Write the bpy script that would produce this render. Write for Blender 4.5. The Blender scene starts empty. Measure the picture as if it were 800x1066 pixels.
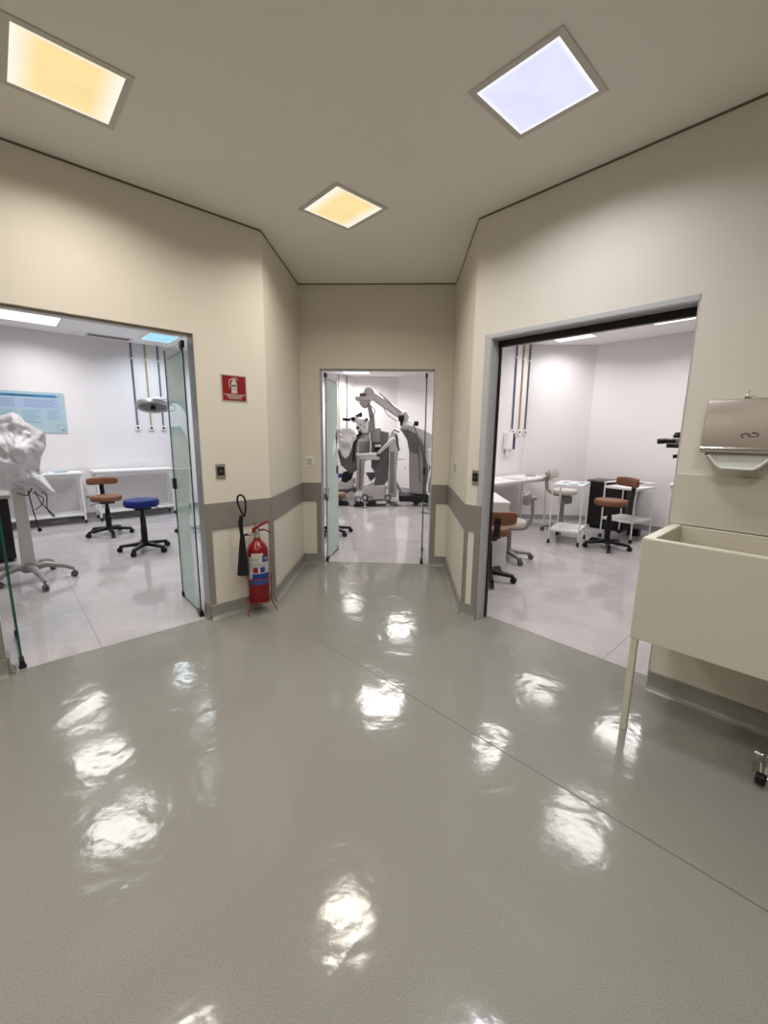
import bpy, bmesh, math, random
from mathutils import Vector, Matrix
random.seed(7)
PI = math.pi
c = math.sqrt(.5)
COL = bpy.context.scene.collection
# ------------------------------------------------------------------ camera model (fitted to the photograph, 800x1066)
FPX, PIT, ROL, CH, YAW = 437.2243, 0.1823, -0.0122, 1.4267, 0.0423
def ray(x, y):
    a = (x-400)/FPX; b = -(y-533)/FPX
    rt = a*math.cos(ROL)+b*math.sin(ROL); up = -a*math.sin(ROL)+b*math.cos(ROL)
    Y = math.cos(PIT)+up*math.sin(PIT); Z = -math.sin(PIT)+up*math.cos(PIT)
    return (rt*math.cos(YAW)-Y*math.sin(YAW), rt*math.sin(YAW)+Y*math.cos(YAW), Z)
def xz(px, py, Y):
    "point of the vertical plane y=Y, as (x, z)"
    r = ray(px, py); t = Y/r[1]
    return (r[0]*t, CH+r[2]*t)
A = (-1.082, 3.381); D = (.497, 3.236)
class Frame:
    def __init__(s, o, ang): s.o = o; s.a = ang
    def w(s, u, v, z=0):
        return Vector((s.o[0]+u*math.cos(s.a)-v*math.sin(s.a), s.o[1]+u*math.sin(s.a)+v*math.cos(s.a), z))
W = Frame((0, 0), 0); LF = Frame(A, PI/4); RF = Frame(D, -PI/4)

# ------------------------------------------------------------------ materials
def new_mat(name):
    m = bpy.data.materials.new(name); m.use_nodes = True
    n = m.node_tree.nodes; l = m.node_tree.links
    return m, n, l, n['Principled BSDF']
def mat(name, col, rough=.5, metal=0, var=.06, scale=6, bump=0, bscale=60, spec=.5):
    m, n, l, b = new_mat(name)
    b.inputs['Roughness'].default_value = rough; b.inputs['Metallic'].default_value = metal
    b.inputs['Specular IOR Level'].default_value = spec
    tc = n.new('ShaderNodeTexCoord'); nz = n.new('ShaderNodeTexNoise'); nz.inputs['Scale'].default_value = scale
    nz.inputs['Detail'].default_value = 3
    l.new(tc.outputs['Object'], nz.inputs['Vector'])
    mx = n.new('ShaderNodeMix'); mx.data_type = 'RGBA'
    mx.inputs[6].default_value = tuple(k*(1-var) for k in col)+(1,)
    mx.inputs[7].default_value = tuple(min(1, k*(1+var)) for k in col)+(1,)
    l.new(nz.outputs['Fac'], mx.inputs[0]); l.new(mx.outputs[2], b.inputs['Base Color'])
    if bump:
        n2 = n.new('ShaderNodeTexNoise'); n2.inputs['Scale'].default_value = bscale
        l.new(tc.outputs['Object'], n2.inputs['Vector'])
        bp = n.new('ShaderNodeBump'); bp.inputs['Strength'].default_value = bump; bp.inputs['Distance'].default_value = .01
        l.new(n2.outputs['Fac'], bp.inputs['Height']); l.new(bp.outputs['Normal'], b.inputs['Normal'])
    return m
def emis(name, fn):
    m = bpy.data.materials.new(name); m.use_nodes = True
    n = m.node_tree.nodes; l = m.node_tree.links; n.clear()
    o = n.new('ShaderNodeOutputMaterial'); e = n.new('ShaderNodeEmission'); l.new(e.outputs[0], o.inputs[0])
    fn(n, l, e); return m
def panel_mat(name, mid, edge, strength, axis, w=.6):
    "diffuser lit from its rim: whiter and brighter towards two opposite sides"
    def fn(n, l, e):
        tc = n.new('ShaderNodeTexCoord'); sp = n.new('ShaderNodeSeparateXYZ'); l.new(tc.outputs['Object'], sp.inputs[0])
        outs = []
        for k, (s0) in ((0, w if axis == 'x' else .93), (1, w if axis == 'y' else .93)):
            ab = n.new('ShaderNodeMath'); ab.operation = 'ABSOLUTE'; l.new(sp.outputs[k], ab.inputs[0])
            mr = n.new('ShaderNodeMapRange'); l.new(ab.outputs[0], mr.inputs[0])
            mr.inputs[1].default_value = .17*s0; mr.inputs[2].default_value = .18; outs.append(mr)
        mxm = n.new('ShaderNodeMath'); mxm.operation = 'MAXIMUM'; l.new(outs[0].outputs[0], mxm.inputs[0]); l.new(outs[1].outputs[0], mxm.inputs[1])
        nz = n.new('ShaderNodeTexNoise'); nz.inputs['Scale'].default_value = 6; l.new(tc.outputs['Object'], nz.inputs['Vector'])
        m0 = n.new('ShaderNodeMix'); m0.data_type = 'RGBA'; l.new(nz.outputs['Fac'], m0.inputs[0])
        m0.inputs[6].default_value = tuple(k*.88 for k in mid)+(1,); m0.inputs[7].default_value = tuple(k*1.1 for k in mid)+(1,)
        mx = n.new('ShaderNodeMix'); mx.data_type = 'RGBA'; l.new(mxm.outputs[0], mx.inputs[0])
        l.new(m0.outputs[2], mx.inputs[6]); mx.inputs[7].default_value = edge+(1,)
        l.new(mx.outputs[2], e.inputs[0]); e.inputs[1].default_value = strength
    return emis(name, fn)

M = {}
M['wall'] = mat('hall_wall_paint', (.705, .664, .578), .55, var=.02, scale=1.5, bump=.04, bscale=180)
M['white_wall'] = mat('clinic_wall_paint', (.76, .735, .742), .75, var=.02, scale=1.2, spec=.15)
M['ceiling'] = mat('ceiling_paint', (.86, .83, .77), .85, var=.02, scale=1)
M['room_ceiling'] = mat('room_ceiling_paint', (.86, .85, .85), .85, var=.02, scale=1)
M['grey_trim'] = mat('grey_wall_guard', (.235, .22, .195), .45, var=.04, scale=3)
M['base'] = mat('grey_cove_base', (.245, .235, .21), .3, var=.05, scale=3)
M['room_base'] = mat('room_cove_base', (.30, .29, .30), .3, var=.05, scale=3)
M['gap'] = mat('gap_shade_paint', (.14, .125, .10), .8)  # dark colour painted in place of the shade in narrow gaps
M['white'] = mat('white_enamel', (.78, .77, .76), .35, var=.02)
M['white_top'] = mat('white_laminate', (.82, .81, .8), .3, var=.02)
M['black'] = mat('black_plastic', (.008, .008, .009), .42, var=.2, spec=.3)
M['black_metal'] = mat('black_metal', (.015, .014, .013), .35, metal=.4, var=.2)
M['brown'] = mat('tan_leather', (.175, .070, .030), .48, var=.25, scale=9, bump=.15, bscale=120)
M['blue'] = mat('blue_vinyl', (.004, .02, .16), .55, var=.1, spec=.3)
M['red'] = mat('red_paint', (.19, .003, .005), .25, var=.08)
M['sign_red'] = mat('sign_red', (.23, .004, .006), .35, var=.05)
M['grey_plastic'] = mat('grey_plastic', (.27, .25, .24), .45, var=.05)
M['cream'] = mat('cream_vinyl', (.56, .53, .47), .4, var=.04)
M['machine'] = mat('machine_white', (.56, .54, .52), .4, var=.04)
M['machine_grey'] = mat('machine_grey', (.115, .11, .11), .45, var=.08)
M['machine_mid'] = mat('machine_mid_grey', (.27, .26, .255), .4, var=.06)
M['alu'] = mat('brushed_aluminium', (.52, .52, .53), .35, metal=.9, var=.05)
M['frame_grey'] = mat('grey_door_frame', (.46, .46, .47), .45, metal=0, var=.04)
M['chrome'] = mat('chrome', (.7, .7, .7), .15, metal=1, var=.03)
M['steel'] = mat('stainless', (.42, .37, .32), .33, metal=.75, var=.06, scale=2)
M['sink'] = mat('cream_stone', (.57, .55, .46), .35, var=.02, scale=1.5)
M['sink_in'] = mat('cream_stone_basin', (.62, .58, .46), .35, var=.02, scale=1.5)
M['sink_rim'] = mat('cream_stone_rim', (.74, .71, .60), .3, var=.02)
M['towel'] = mat('paper_towel', (.62, .64, .58), .9, var=.03)
M['paper'] = mat('paper', (.75, .75, .76), .7, var=.03)
M['paper_blue'] = mat('blue_packet', (.22, .42, .56), .5, var=.2, scale=30)
M['cloth'] = mat('white_cloth', (.66, .64, .62), .9, var=.06, scale=12, bump=.3, bscale=18)
M['sheet'] = mat('plastic_sheet', (.80, .80, .84), .5, var=.07, scale=7, bump=.5, bscale=22)
M['dark_seam'] = mat('floor_seam', (.15, .145, .13), .5)
M['seam'] = mat('room_floor_seam', (.22, .21, .21), .5)
M['yellow_pipe'] = mat('yellow_pipe', (.42, .33, .17), .4)
M['blue_pipe'] = mat('blue_grey_pipe', (.09, .11, .16), .4)
M['green_pipe'] = mat('green_grey_pipe', (.09, .12, .12), .4)
M['purple'] = mat('purple_plastic', (.03, .02, .09), .4)
M['poster'] = mat('poster_pale_blue', (.40, .53, .59), .35, var=.06, scale=3)
M['poster_mid'] = mat('poster_box_blue', (.36, .52, .62), .35, var=.05)
M['poster_lilac'] = mat('poster_band_blue', (.38, .47, .66), .35, var=.04)
M['poster_title'] = mat('poster_title_blue', (.04, .20, .42), .35, var=.4, scale=2)
M['ink'] = mat('dark_ink', (.05, .09, .13), .5)
M['ink_grey'] = mat('grey_print', (.16, .25, .32), .5)
M['blue_print'] = mat('blue_print', (.012, .045, .22), .35, var=.1)
M['blue_mid'] = mat('blue_mid_print', (.04, .075, .24), .35, var=.1)
M['label_white'] = mat('label_white', (.52, .50, .46), .45, var=.08, scale=40)
M['lens'] = mat('lamp_underside', (.10, .10, .10), .3, var=.2, scale=30)
M['wheel'] = mat('wheel_grey', (.10, .10, .10), .5)

def floor_mat(name, col, speck, rough, wav, wscale, tiles=0, ang=0, coat=0, streak=0):
    m, n, l, b = new_mat(name)
    tc = n.new('ShaderNodeTexCoord')
    def noise(sc, det=3):
        q = n.new('ShaderNodeTexNoise'); q.inputs['Scale'].default_value = sc; q.inputs['Detail'].default_value = det
        l.new(tc.outputs['Object'], q.inputs['Vector']); return q
    big = noise(.8); sp = noise(260, 2)
    rp = n.new('ShaderNodeValToRGB'); rp.color_ramp.elements[0].position = .36; rp.color_ramp.elements[1].position = .64
    rp.color_ramp.elements[0].color = tuple(k*(1-speck) for k in col)+(1,); rp.color_ramp.elements[1].color = tuple(k*(1+speck) for k in col)+(1,)
    l.new(sp.outputs['Fac'], rp.inputs[0])
    mr = n.new('ShaderNodeMapRange'); l.new(big.outputs['Fac'], mr.inputs[0]); mr.inputs[3].default_value = .92; mr.inputs[4].default_value = 1.08
    mx = n.new('ShaderNodeMix'); mx.data_type = 'RGBA'; mx.blend_type = 'MULTIPLY'; mx.inputs[0].default_value = 1
    l.new(rp.outputs[0], mx.inputs[6]); l.new(mr.outputs[0], mx.inputs[7]); last = mx.outputs[2]
    if streak:
        st = noise(2.2, 5); st.inputs['Distortion'].default_value = 1.5
        r2 = n.new('ShaderNodeMapRange'); l.new(st.outputs['Fac'], r2.inputs[0]); r2.inputs[1].default_value = .35; r2.inputs[2].default_value = .65
        r2.inputs[3].default_value = 1-streak; r2.inputs[4].default_value = 1+streak
        m2 = n.new('ShaderNodeMix'); m2.data_type = 'RGBA'; m2.blend_type = 'MULTIPLY'; m2.inputs[0].default_value = 1
        l.new(last, m2.inputs[6]); l.new(r2.outputs[0], m2.inputs[7]); last = m2.outputs[2]
    l.new(last, b.inputs['Base Color'])
    rn = noise(3.5, 4); r3 = n.new('ShaderNodeMapRange'); l.new(rn.outputs['Fac'], r3.inputs[0])
    r3.inputs[3].default_value = rough*.6; r3.inputs[4].default_value = rough*1.4; l.new(r3.outputs[0], b.inputs['Roughness'])
    b.inputs['Specular IOR Level'].default_value = .34
    w1 = noise(wscale, 2.5); w1.inputs['Distortion'].default_value = .6
    w2 = noise(wscale*9, 2)
    ad = n.new('ShaderNodeMath'); ad.operation = 'MULTIPLY_ADD'; l.new(w2.outputs['Fac'], ad.inputs[0]); ad.inputs[1].default_value = .07; l.new(w1.outputs['Fac'], ad.inputs[2])
    bp = n.new('ShaderNodeBump'); bp.inputs['Strength'].default_value = 1; bp.inputs['Distance'].default_value = wav
    l.new(ad.outputs[0], bp.inputs['Height']); l.new(bp.outputs['Normal'], b.inputs['Normal'])
    return m
M['floor'] = floor_mat('hall_resin_floor', (.235, .231, .204), .13, .11, .0050, 3.8)
M['room_floor'] = floor_mat('room_vinyl_floor', (.45, .425, .43), .03, .065, .0032, 3.4, streak=.06)

def clear_glass(name, tint, refl=.08, alpha=.12):
    m = bpy.data.materials.new(name); m.use_nodes = True
    n = m.node_tree.nodes; l = m.node_tree.links; n.clear()
    o = n.new('ShaderNodeOutputMaterial'); t = n.new('ShaderNodeBsdfTransparent'); g = n.new('ShaderNodeBsdfGlossy')
    t.inputs[0].default_value = tint+(1,); g.inputs['Roughness'].default_value = .03
    lw = n.new('ShaderNodeLayerWeight'); pw = n.new('ShaderNodeMath'); pw.operation = 'POWER'; l.new(lw.outputs['Facing'], pw.inputs[0]); pw.inputs[1].default_value = 5
    f = n.new('ShaderNodeMath'); f.operation = 'MULTIPLY_ADD'; l.new(pw.outputs[0], f.inputs[0]); f.inputs[1].default_value = .4; f.inputs[2].default_value = .03
    mx = n.new('ShaderNodeMixShader'); l.new(f.outputs[0], mx.inputs[0]); l.new(t.outputs[0], mx.inputs[1]); l.new(g.outputs[0], mx.inputs[2])
    l.new(mx.outputs[0], o.inputs[0]); return m
def film(name, col, alpha):
    m = bpy.data.materials.new(name); m.use_nodes = True
    n = m.node_tree.nodes; l = m.node_tree.links; n.clear()
    o = n.new('ShaderNodeOutputMaterial'); t = n.new('ShaderNodeBsdfTransparent'); d = n.new('ShaderNodeBsdfDiffuse'); tr = n.new('ShaderNodeBsdfTranslucent')
    tc = n.new('ShaderNodeTexCoord'); nz = n.new('ShaderNodeTexNoise'); nz.inputs['Scale'].default_value = 2; l.new(tc.outputs['Object'], nz.inputs['Vector'])
    mc = n.new('ShaderNodeMix'); mc.data_type = 'RGBA'; l.new(nz.outputs['Fac'], mc.inputs[0])
    mc.inputs[6].default_value = tuple(k*.94 for k in col)+(1,); mc.inputs[7].default_value = col+(1,)
    l.new(mc.outputs[2], d.inputs[0]); l.new(mc.outputs[2], tr.inputs[0])
    a = n.new('ShaderNodeMixShader'); a.inputs[0].default_value = .5; l.new(d.outputs[0], a.inputs[1]); l.new(tr.outputs[0], a.inputs[2])
    b = n.new('ShaderNodeMixShader'); b.inputs[0].default_value = alpha; l.new(t.outputs[0], b.inputs[1]); l.new(a.outputs[0], b.inputs[2])
    l.new(b.outputs[0], o.inputs[0]); return m
M['glass'] = clear_glass('clear_glass', (.955, .98, .97))
M['glass_edge'] = mat('green_glass_edge', (.010, .075, .055), .15, var=.1)
M['film'] = film('frosted_film', (.86, .95, .93), .88)
M['film_line'] = film('frosted_line', (.72, .80, .78), .8)

# ------------------------------------------------------------------ mesh builder
class MB:
    def __init__(s): s.bm = bmesh.new()
    def _add(s, vs, fs):
        v = [s.bm.verts.new(p) for p in vs]
        for f in fs:
            try: s.bm.faces.new([v[i] for i in f])
            except ValueError: pass
        return v
    def box(s, x0, x1, y0, y1, z0, z1):
        s._add([(x0,y0,z0),(x1,y0,z0),(x1,y1,z0),(x0,y1,z0),(x0,y0,z1),(x1,y0,z1),(x1,y1,z1),(x0,y1,z1)],
               [(0,3,2,1),(4,5,6,7),(0,1,5,4),(1,2,6,5),(2,3,7,6),(3,0,4,7)]); return s
    def prism(s, poly, a, b, ax='y'):
        "poly: (p,q) pairs; ax='y': (x,z) extruded in y; 'x': (y,z) in x; 'z': (x,y) in z"
        P = {'y': lambda p, q, t: (p, t, q), 'x': lambda p, q, t: (t, p, q), 'z': lambda p, q, t: (p, q, t)}[ax]
        n = len(poly)
        s._add([P(p, q, a) for p, q in poly]+[P(p, q, b) for p, q in poly],
               [tuple(range(n)), tuple(range(2*n-1, n-1, -1))]+[(i, i+n, (i+1) % n+n, (i+1) % n) for i in range(n)]); return s
    def tube(s, pts, r, n=8, closed=False):
        pts = [Vector(p) for p in pts]; k = len(pts)
        rs = r if isinstance(r, (list, tuple)) else [r]*k
        rings = []; prev = None
        for i, p in enumerate(pts):
            if closed: t = pts[(i+1) % k]-pts[i-1]
            else: t = pts[min(i+1, k-1)]-pts[max(i-1, 0)]
            t.normalize()
            if prev is None: a = t.orthogonal().normalized()
            else:
                a = prev-t*prev.dot(t); a = a.normalized() if a.length > 1e-6 else t.orthogonal().normalized()
            prev = a; b = t.cross(a)
            rings.append([s.bm.verts.new(p+(a*math.cos(2*PI*j/n)+b*math.sin(2*PI*j/n))*rs[i]) for j in range(n)])
        m = k if closed else k-1
        for i in range(m):
            R0, R1 = rings[i], rings[(i+1) % k]
            for j in range(n): s.bm.faces.new((R0[j], R0[(j+1) % n], R1[(j+1) % n], R1[j]))
        if not closed:
            s.bm.faces.new(rings[0][::-1]); s.bm.faces.new(rings[-1])
        return s
    def beam(s, p, q, w, h, w2=None, h2=None):
        p = Vector(p); q = Vector(q); t = (q-p).normalized()
        up = Vector((0, 0, 1)) if abs(t.z) < .95 else Vector((0, 1, 0))
        a = t.cross(up).normalized(); b = a.cross(t).normalized(); w2 = w2 or w; h2 = h2 or h
        vs = []
        for P, ww, hh in ((p, w, h), (q, w2, h2)):
            vs += [P-a*ww/2-b*hh/2, P+a*ww/2-b*hh/2, P+a*ww/2+b*hh/2, P-a*ww/2+b*hh/2]
        s._add(vs, [(3,2,1,0),(4,5,6,7),(0,1,5,4),(1,2,6,5),(2,3,7,6),(3,0,4,7)]); return s
    def lathe(s, prof, cx=0, cy=0, n=24, cz=0, rot=None):
        rings = []
        R = rot or Matrix.Identity(3); C = Vector((cx, cy, cz))
        for r, z in prof:
            rings.append([s.bm.verts.new(C+R@Vector((max(r, 1e-4)*math.cos(2*PI*j/n), max(r, 1e-4)*math.sin(2*PI*j/n), z))) for j in range(n)])
        for i in range(len(rings)-1):
            for j in range(n): s.bm.faces.new((rings[i][j], rings[i][(j+1) % n], rings[i+1][(j+1) % n], rings[i+1][j]))
        s.bm.faces.new(rings[0][::-1]); s.bm.faces.new(rings[-1]); return s
    def pad(s, ctr, half, e=.35, bend=0, rot=0, n=24, m=12, tilt=0):
        "superellipsoid cushion; bend curls its ends towards +y"
        rings = []
        def sp(v, q): return math.copysign(abs(v)**q, v)
        cr, sr = math.cos(rot), math.sin(rot)
        for i in range(1, m):
            ph = -PI/2+PI*i/m; ring = []
            for j in range(n):
                th = 2*PI*j/n
                x = half[0]*sp(math.cos(ph), e)*sp(math.cos(th), e); y = half[1]*sp(math.cos(ph), e)*sp(math.sin(th), e); z = half[2]*sp(math.sin(ph), e)
                y += bend*(x/half[0])**2 + tilt*z
                ring.append(s.bm.verts.new((ctr[0]+x*cr-y*sr, ctr[1]+x*sr+y*cr, ctr[2]+z)))
            rings.append(ring)
        for i in range(len(rings)-1):
            for j in range(n): s.bm.faces.new((rings[i][j], rings[i][(j+1) % n], rings[i+1][(j+1) % n], rings[i+1][j]))
        s.bm.faces.new(rings[0][::-1]); s.bm.faces.new(rings[-1]); return s
    def ball(s, ctr, r, n=12):
        return s.lathe([(r*math.cos(-PI/2+PI*i/8), r*math.sin(-PI/2+PI*i/8)) for i in range(9)], ctr[0], ctr[1], n, ctr[2])
    def build(s, name, m, parent=None, bevel=0, smooth=True, seg=2):
        bmesh.ops.recalc_face_normals(s.bm, faces=s.bm.faces)
        me = bpy.data.meshes.new(name); s.bm.to_mesh(me); s.bm.free()
        if smooth:
            for p in me.polygons: p.use_smooth = True
            me.set_sharp_from_angle(angle=math.radians(38))
        me.materials.append(M[m] if isinstance(m, str) else m)
        o = bpy.data.objects.new(name, me); COL.objects.link(o)
        if parent: o.parent = parent
        if bevel:
            b = o.modifiers.new('bevel', 'BEVEL'); b.width = bevel; b.segments = seg; b.limit_method = 'ANGLE'; b.angle_limit = math.radians(40)
        return o
def sm(pts, k=6):
    "Catmull-Rom resampling of a cable path"
    P_ = [Vector(p) for p in pts]; P_ = [P_[0]*2-P_[1]]+P_+[P_[-1]*2-P_[-2]]; out = []
    for i in range(1, len(P_)-2):
        a, b_, c_, d = P_[i-1:i+3]
        for j in range(k):
            t = j/k; out.append(.5*((2*b_)+(c_-a)*t+(2*a-5*b_+4*c_-d)*t*t+(3*b_-a-3*c_+d)*t**3))
    out.append(P_[-2]); return out
def place(o, fr, u, v, z=0, rot=0):
    o.location = fr.w(u, v, z); o.rotation_euler = (0, 0, fr.a+rot); return o
def tag(o, label, cat, group=None):
    o['label'] = label; o['category'] = cat
    if group: o['group'] = group
    return o
def thing(name, label, cat, fr, u, v, z=0, rot=0, group=None):
    o = bpy.data.objects.new(name, None); o.empty_display_size = .1; COL.objects.link(o)
    place(o, fr, u, v, z, rot); return tag(o, label, cat, group)
def struct(o): o['kind'] = 'structure'; return o

# ------------------------------------------------------------------ room shell
H = 2.9; TH = .12
def sbox(name, m, fr, boxes, bevel=0):
    b = MB()
    for q in boxes: b.box(*q)
    o = b.build(name, m, None, bevel, smooth=False); place(o, fr, 0, 0); return struct(o)
DH = 2.095
sbox('wall_left', 'wall', LF, [(-3.1, -1.719, 0, TH, 0, H), (-.534, 0, 0, TH, 0, H), (-1.719, -.534, 0, TH, DH, H)])
sbox('wall_right', 'wall', RF, [(0, .148, 0, TH, 0, H), (1.345, 3.1, 0, TH, 0, H), (.148, 1.345, 0, TH, DH, H)])
sbox('wall_back', 'wall', W, [(-1.182, -.877, 4.501, 4.621, 0, H), (.317, .597, 4.501, 4.621, 0, H), (-.877, .317, 4.501, 4.621, 2.089, H)])
sbox('wall_left_return', 'wall', W, [(-1.182, -1.082, 3.382, 4.5, 0, H)])
sbox('wall_right_return', 'wall', W, [(.497, .597, 3.237, 4.5, 0, H)])
La = LF.w(-3.1, 0); Ra = RF.w(3.1, 0)
sbox('wall_left_rear', 'wall', W, [(La.x-.12, La.x, -3.6, La.y, 0, H)])
sbox('wall_right_rear', 'wall', W, [(Ra.x, Ra.x+.12, -3.6, Ra.y, 0, H)])
sbox('wall_rear', 'wall', W, [(La.x-.12, Ra.x+.12, -3.72, -3.6, 0, H)])
def segwall(name, p, q, m='white_wall', th=.08):
    "wall from p to q, its body on the right-hand side of the direction of travel"
    p = Vector(p); q = Vector(q); L = (q-p).length
    b = MB().box(0, L, -th, 0, 0, H); o = b.build(name, m, None, 0, smooth=False)
    o.location = (p.x, p.y, 0); o.rotation_euler = (0, 0, math.atan2(q.y-p.y, q.x-p.x)); return struct(o)
def v2(fr, u, v): t = fr.w(u, v); return (t.x, t.y)
# left room (counter-clockwise so the body lies outside)
LP = [v2(LF, -3.6, TH), v2(LF, 0, TH)]
left_poly = [v2(LF, -3.6, .12), v2(LF, -.1, .12), (-1.182, 3.45), (-1.182, 4.62), (-1.38, 4.62), (-1.38, 5.7), (-2.6, 6.92), (-2.6, 7.81), v2(LF, 1.1, 5.17), v2(LF, -3.6, 5.17)]
for nm, i, j in (('wall_left_room_right', 4, 5), ('wall_left_room_chamfer', 5, 6), ('wall_left_room_side', 6, 7), ('wall_left_room_corner', 7, 8), ('wall_left_room_far', 8, 9), ('wall_left_room_left', 9, 0)):
    segwall(nm, left_poly[i], left_poly[j])
back_poly = [(-1.28, 4.621), (.57, 4.621), (.57, 5.95), (1.4, 6.78), (1.4, 9.33), (-.17, 10.9), (-1.27, 10.9), (-2.4, 9.77), (-2.4, 7.12), (-1.28, 6.0)]
for nm, i, j in (('wall_back_room_right', 1, 2), ('wall_back_room_splay', 2, 3), ('wall_back_room_side', 3, 4), ('wall_back_room_chamfer', 4, 5), ('wall_back_room_far', 5, 6), ('wall_back_room_left_chamfer', 6, 7), ('wall_back_room_left', 7, 8), ('wall_back_room_left_splay', 8, 9), ('wall_back_room_entry', 9, 0)):
    segwall(nm, back_poly[i], back_poly[j])
UR = -1.754; VC = 4.62
pA0 = (.655, .655+5.22); pA1 = (2.03, 7.25); pB1 = v2(RF, -.955, VC)
right_poly = [v2(RF, .06, .12), v2(RF, 3.0, .12), v2(RF, 3.0, VC), (3.09, 7.25), pA1, pA0, (.655, 4.621), (.597, 4.621), (.597, 3.45)]
for nm, i, j in (('wall_right_room_right', 1, 2), ('wall_right_room_far', 2, 3), ('wall_right_room_chamfer', 3, 4), ('wall_right_room_left', 4, 5), ('wall_right_room_entry', 5, 6)):
    segwall(nm, right_poly[i], right_poly[j], th=.04 if j == 6 else .08)
def poly(name, pts, z, m, up=True, thick=.05):
    b = MB().prism(pts, z, z-thick if up else z+thick, 'z'); return struct(b.build(name, m, None, 0, smooth=False))
hall = [v2(LF, -3.1, 0), v2(LF, -1.719, 0), v2(LF, -1.719, .03), v2(LF, -.534, .03), v2(LF, -.534, 0), A, (-1.082, 4.501), (-.877, 4.501), (-.877, 4.56), (.317, 4.56), (.317, 4.501), (.497, 4.501), D,
        v2(RF, .148, 0), v2(RF, .148, .128), v2(RF, 1.345, .128), v2(RF, 1.345, 0), v2(RF, 3.1, 0), (Ra.x, -3.6), (La.x, -3.6)]
poly('floor', hall, 0, 'floor')
poly('floor_left_room', [v2(LF, -1.719, .03), v2(LF, -.534, .03), v2(LF, -.534, .12)]+left_poly[1:]+[left_poly[0], v2(LF, -1.719, .12)], 0, 'room_floor')
poly('floor_back_room', [(-.877, 4.56), (.317, 4.56), (.317, 4.621)]+back_poly[1:]+[back_poly[0], (-.877, 4.621)], 0, 'room_floor')
poly('floor_right_room', [v2(RF, .148, .128), v2(RF, 1.345, .128)]+right_poly[1:], 0, 'room_floor')
hc = [v2(LF, -3.1, 0), A, (-1.082, 4.501), (.497, 4.501), D, v2(RF, 3.1, 0), (Ra.x, -3.6), (La.x, -3.6)]
poly('ceiling', hc, H, 'ceiling', False)
poly('ceiling_left_room', left_poly, H-.02, 'room_ceiling', False)
poly('ceiling_back_room', back_poly, H-.05, 'room_ceiling', False)
poly('ceiling_right_room', right_poly, H-.02, 'room_ceiling', False)
# thin dark strips painting in the shade of the gap along the hall ceiling
nt = [0]
def trim(fr, boxes, m='grey_trim', bevel=.002):
    nt[0] += 1; return sbox('trim_%d' % nt[0], m, fr, boxes, bevel)
g = .004
trim(LF, [(-3.1, 0, -g, 0, H-.011, H)], 'gap', 0); trim(RF, [(0, 3.1, -g, 0, H-.011, H)], 'gap', 0)
trim(W, [(-1.082, -1.082+g, 3.381, 4.501, H-.011, H)], 'gap', 0); trim(W, [(.497-g, .497, 3.236, 4.501, H-.011, H)], 'gap', 0)
trim(W, [(-1.082, .497, 4.501-g, 4.501, H-.011, H)], 'gap', 0)
# grey crash rail and corner guards
g = .008; z0, z1 = .70, .905
trim(LF, [(-.534, 0, -g, 0, z0, z1)]); trim(LF, [(-.534, -.492, -g, 0, .11, z0)]); trim(LF, [(-.03, 0, -g, 0, .11, z0)])
trim(W, [(-1.082, -1.082+g, 3.381, 4.501, z0, z1)]); trim(W, [(-1.082, -1.082+g, 3.381, 3.43, .11, z0)])
trim(W, [(-1.082+g, -.877, 4.501-g, 4.501, z0, z1)]); trim(W, [(-.93, -.877, 4.501-g, 4.501, .11, z0)])
trim(W, [(.317, .497-g, 4.501-g, 4.501, z0, z1)]); trim(W, [(.317, .37, 4.501-g, 4.501, .11, z0)])
trim(W, [(.497-g, .497, 3.236, 4.501, z0, z1)])
trim(RF, [(0, .148, -g, 0, z0, z1)]); trim(RF, [(0, .035, -g, 0, .11, z0)]); trim(RF, [(.095, .148, -g, 0, .11, z0)])
trim(LF, [(-2.4, -1.719, -g, 0, z0, z1)]); trim(LF, [(-1.77, -1.719, -g, 0, .11, z0)])
# coved skirting
def skirt(name, fr, p, q, m='base', h=.11, th=.012):
    p = Vector(p); q = Vector(q); a = fr.w(*p); b = fr.w(*q); L = (b-a).length
    prof = [(0, 0), (-.035, 0), (-.03, .004), (-.018, .014), (-.012, .03), (-.012, h-.003), (-.009, h), (0, h)]
    o = MB().prism(prof, 0, L, 'x').build(name, m, None, 0); o.location = (a.x, a.y, 0)
    o.rotation_euler = (0, 0, math.atan2(b.y-a.y, b.x-a.x)); return struct(o)
skirt('baseboard_left', LF, (-.534, 0), (0, 0)); skirt('baseboard_left_near', LF, (-3.1, 0), (-1.719, 0))
skirt('baseboard_left_return', W, (-1.082, 3.381), (-1.082, 4.501)); skirt('baseboard_back', W, (-1.082, 4.501), (-.877, 4.501))
skirt('baseboard_back_right', W, (.317, 4.501), (.497, 4.501)); skirt('baseboard_right_return', W, (.497, 4.501), (.497, 3.236))
skirt('baseboard_right', RF, (0, 0), (.148, 0)); skirt('baseboard_right_near', RF, (1.345, 0), (3.1, 0))
skirt('baseboard_left_jamb', LF, (-.534, .115), (-.534, 0)); skirt('baseboard_left_far_jamb', LF, (-1.719, 0), (-1.719, .115))
def rskirt(nm, pl, i, j): skirt(nm, W, pl[j], pl[i], 'room_base', .10)
for nm, i, j in (('far', 8, 9), ('corner', 7, 8), ('side', 6, 7), ('chamfer', 5, 6), ('right', 4, 5)): rskirt('baseboard_left_room_'+nm, left_poly, i, j)
for nm, i, j in (('right', 1, 2), ('chamfer', 4, 5), ('far', 5, 6), ('left_chamfer', 6, 7), ('left', 7, 8), ('left_splay', 8, 9), ('entry', 9, 0)): rskirt('baseboard_back_room_'+nm, back_poly, i, j)
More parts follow.
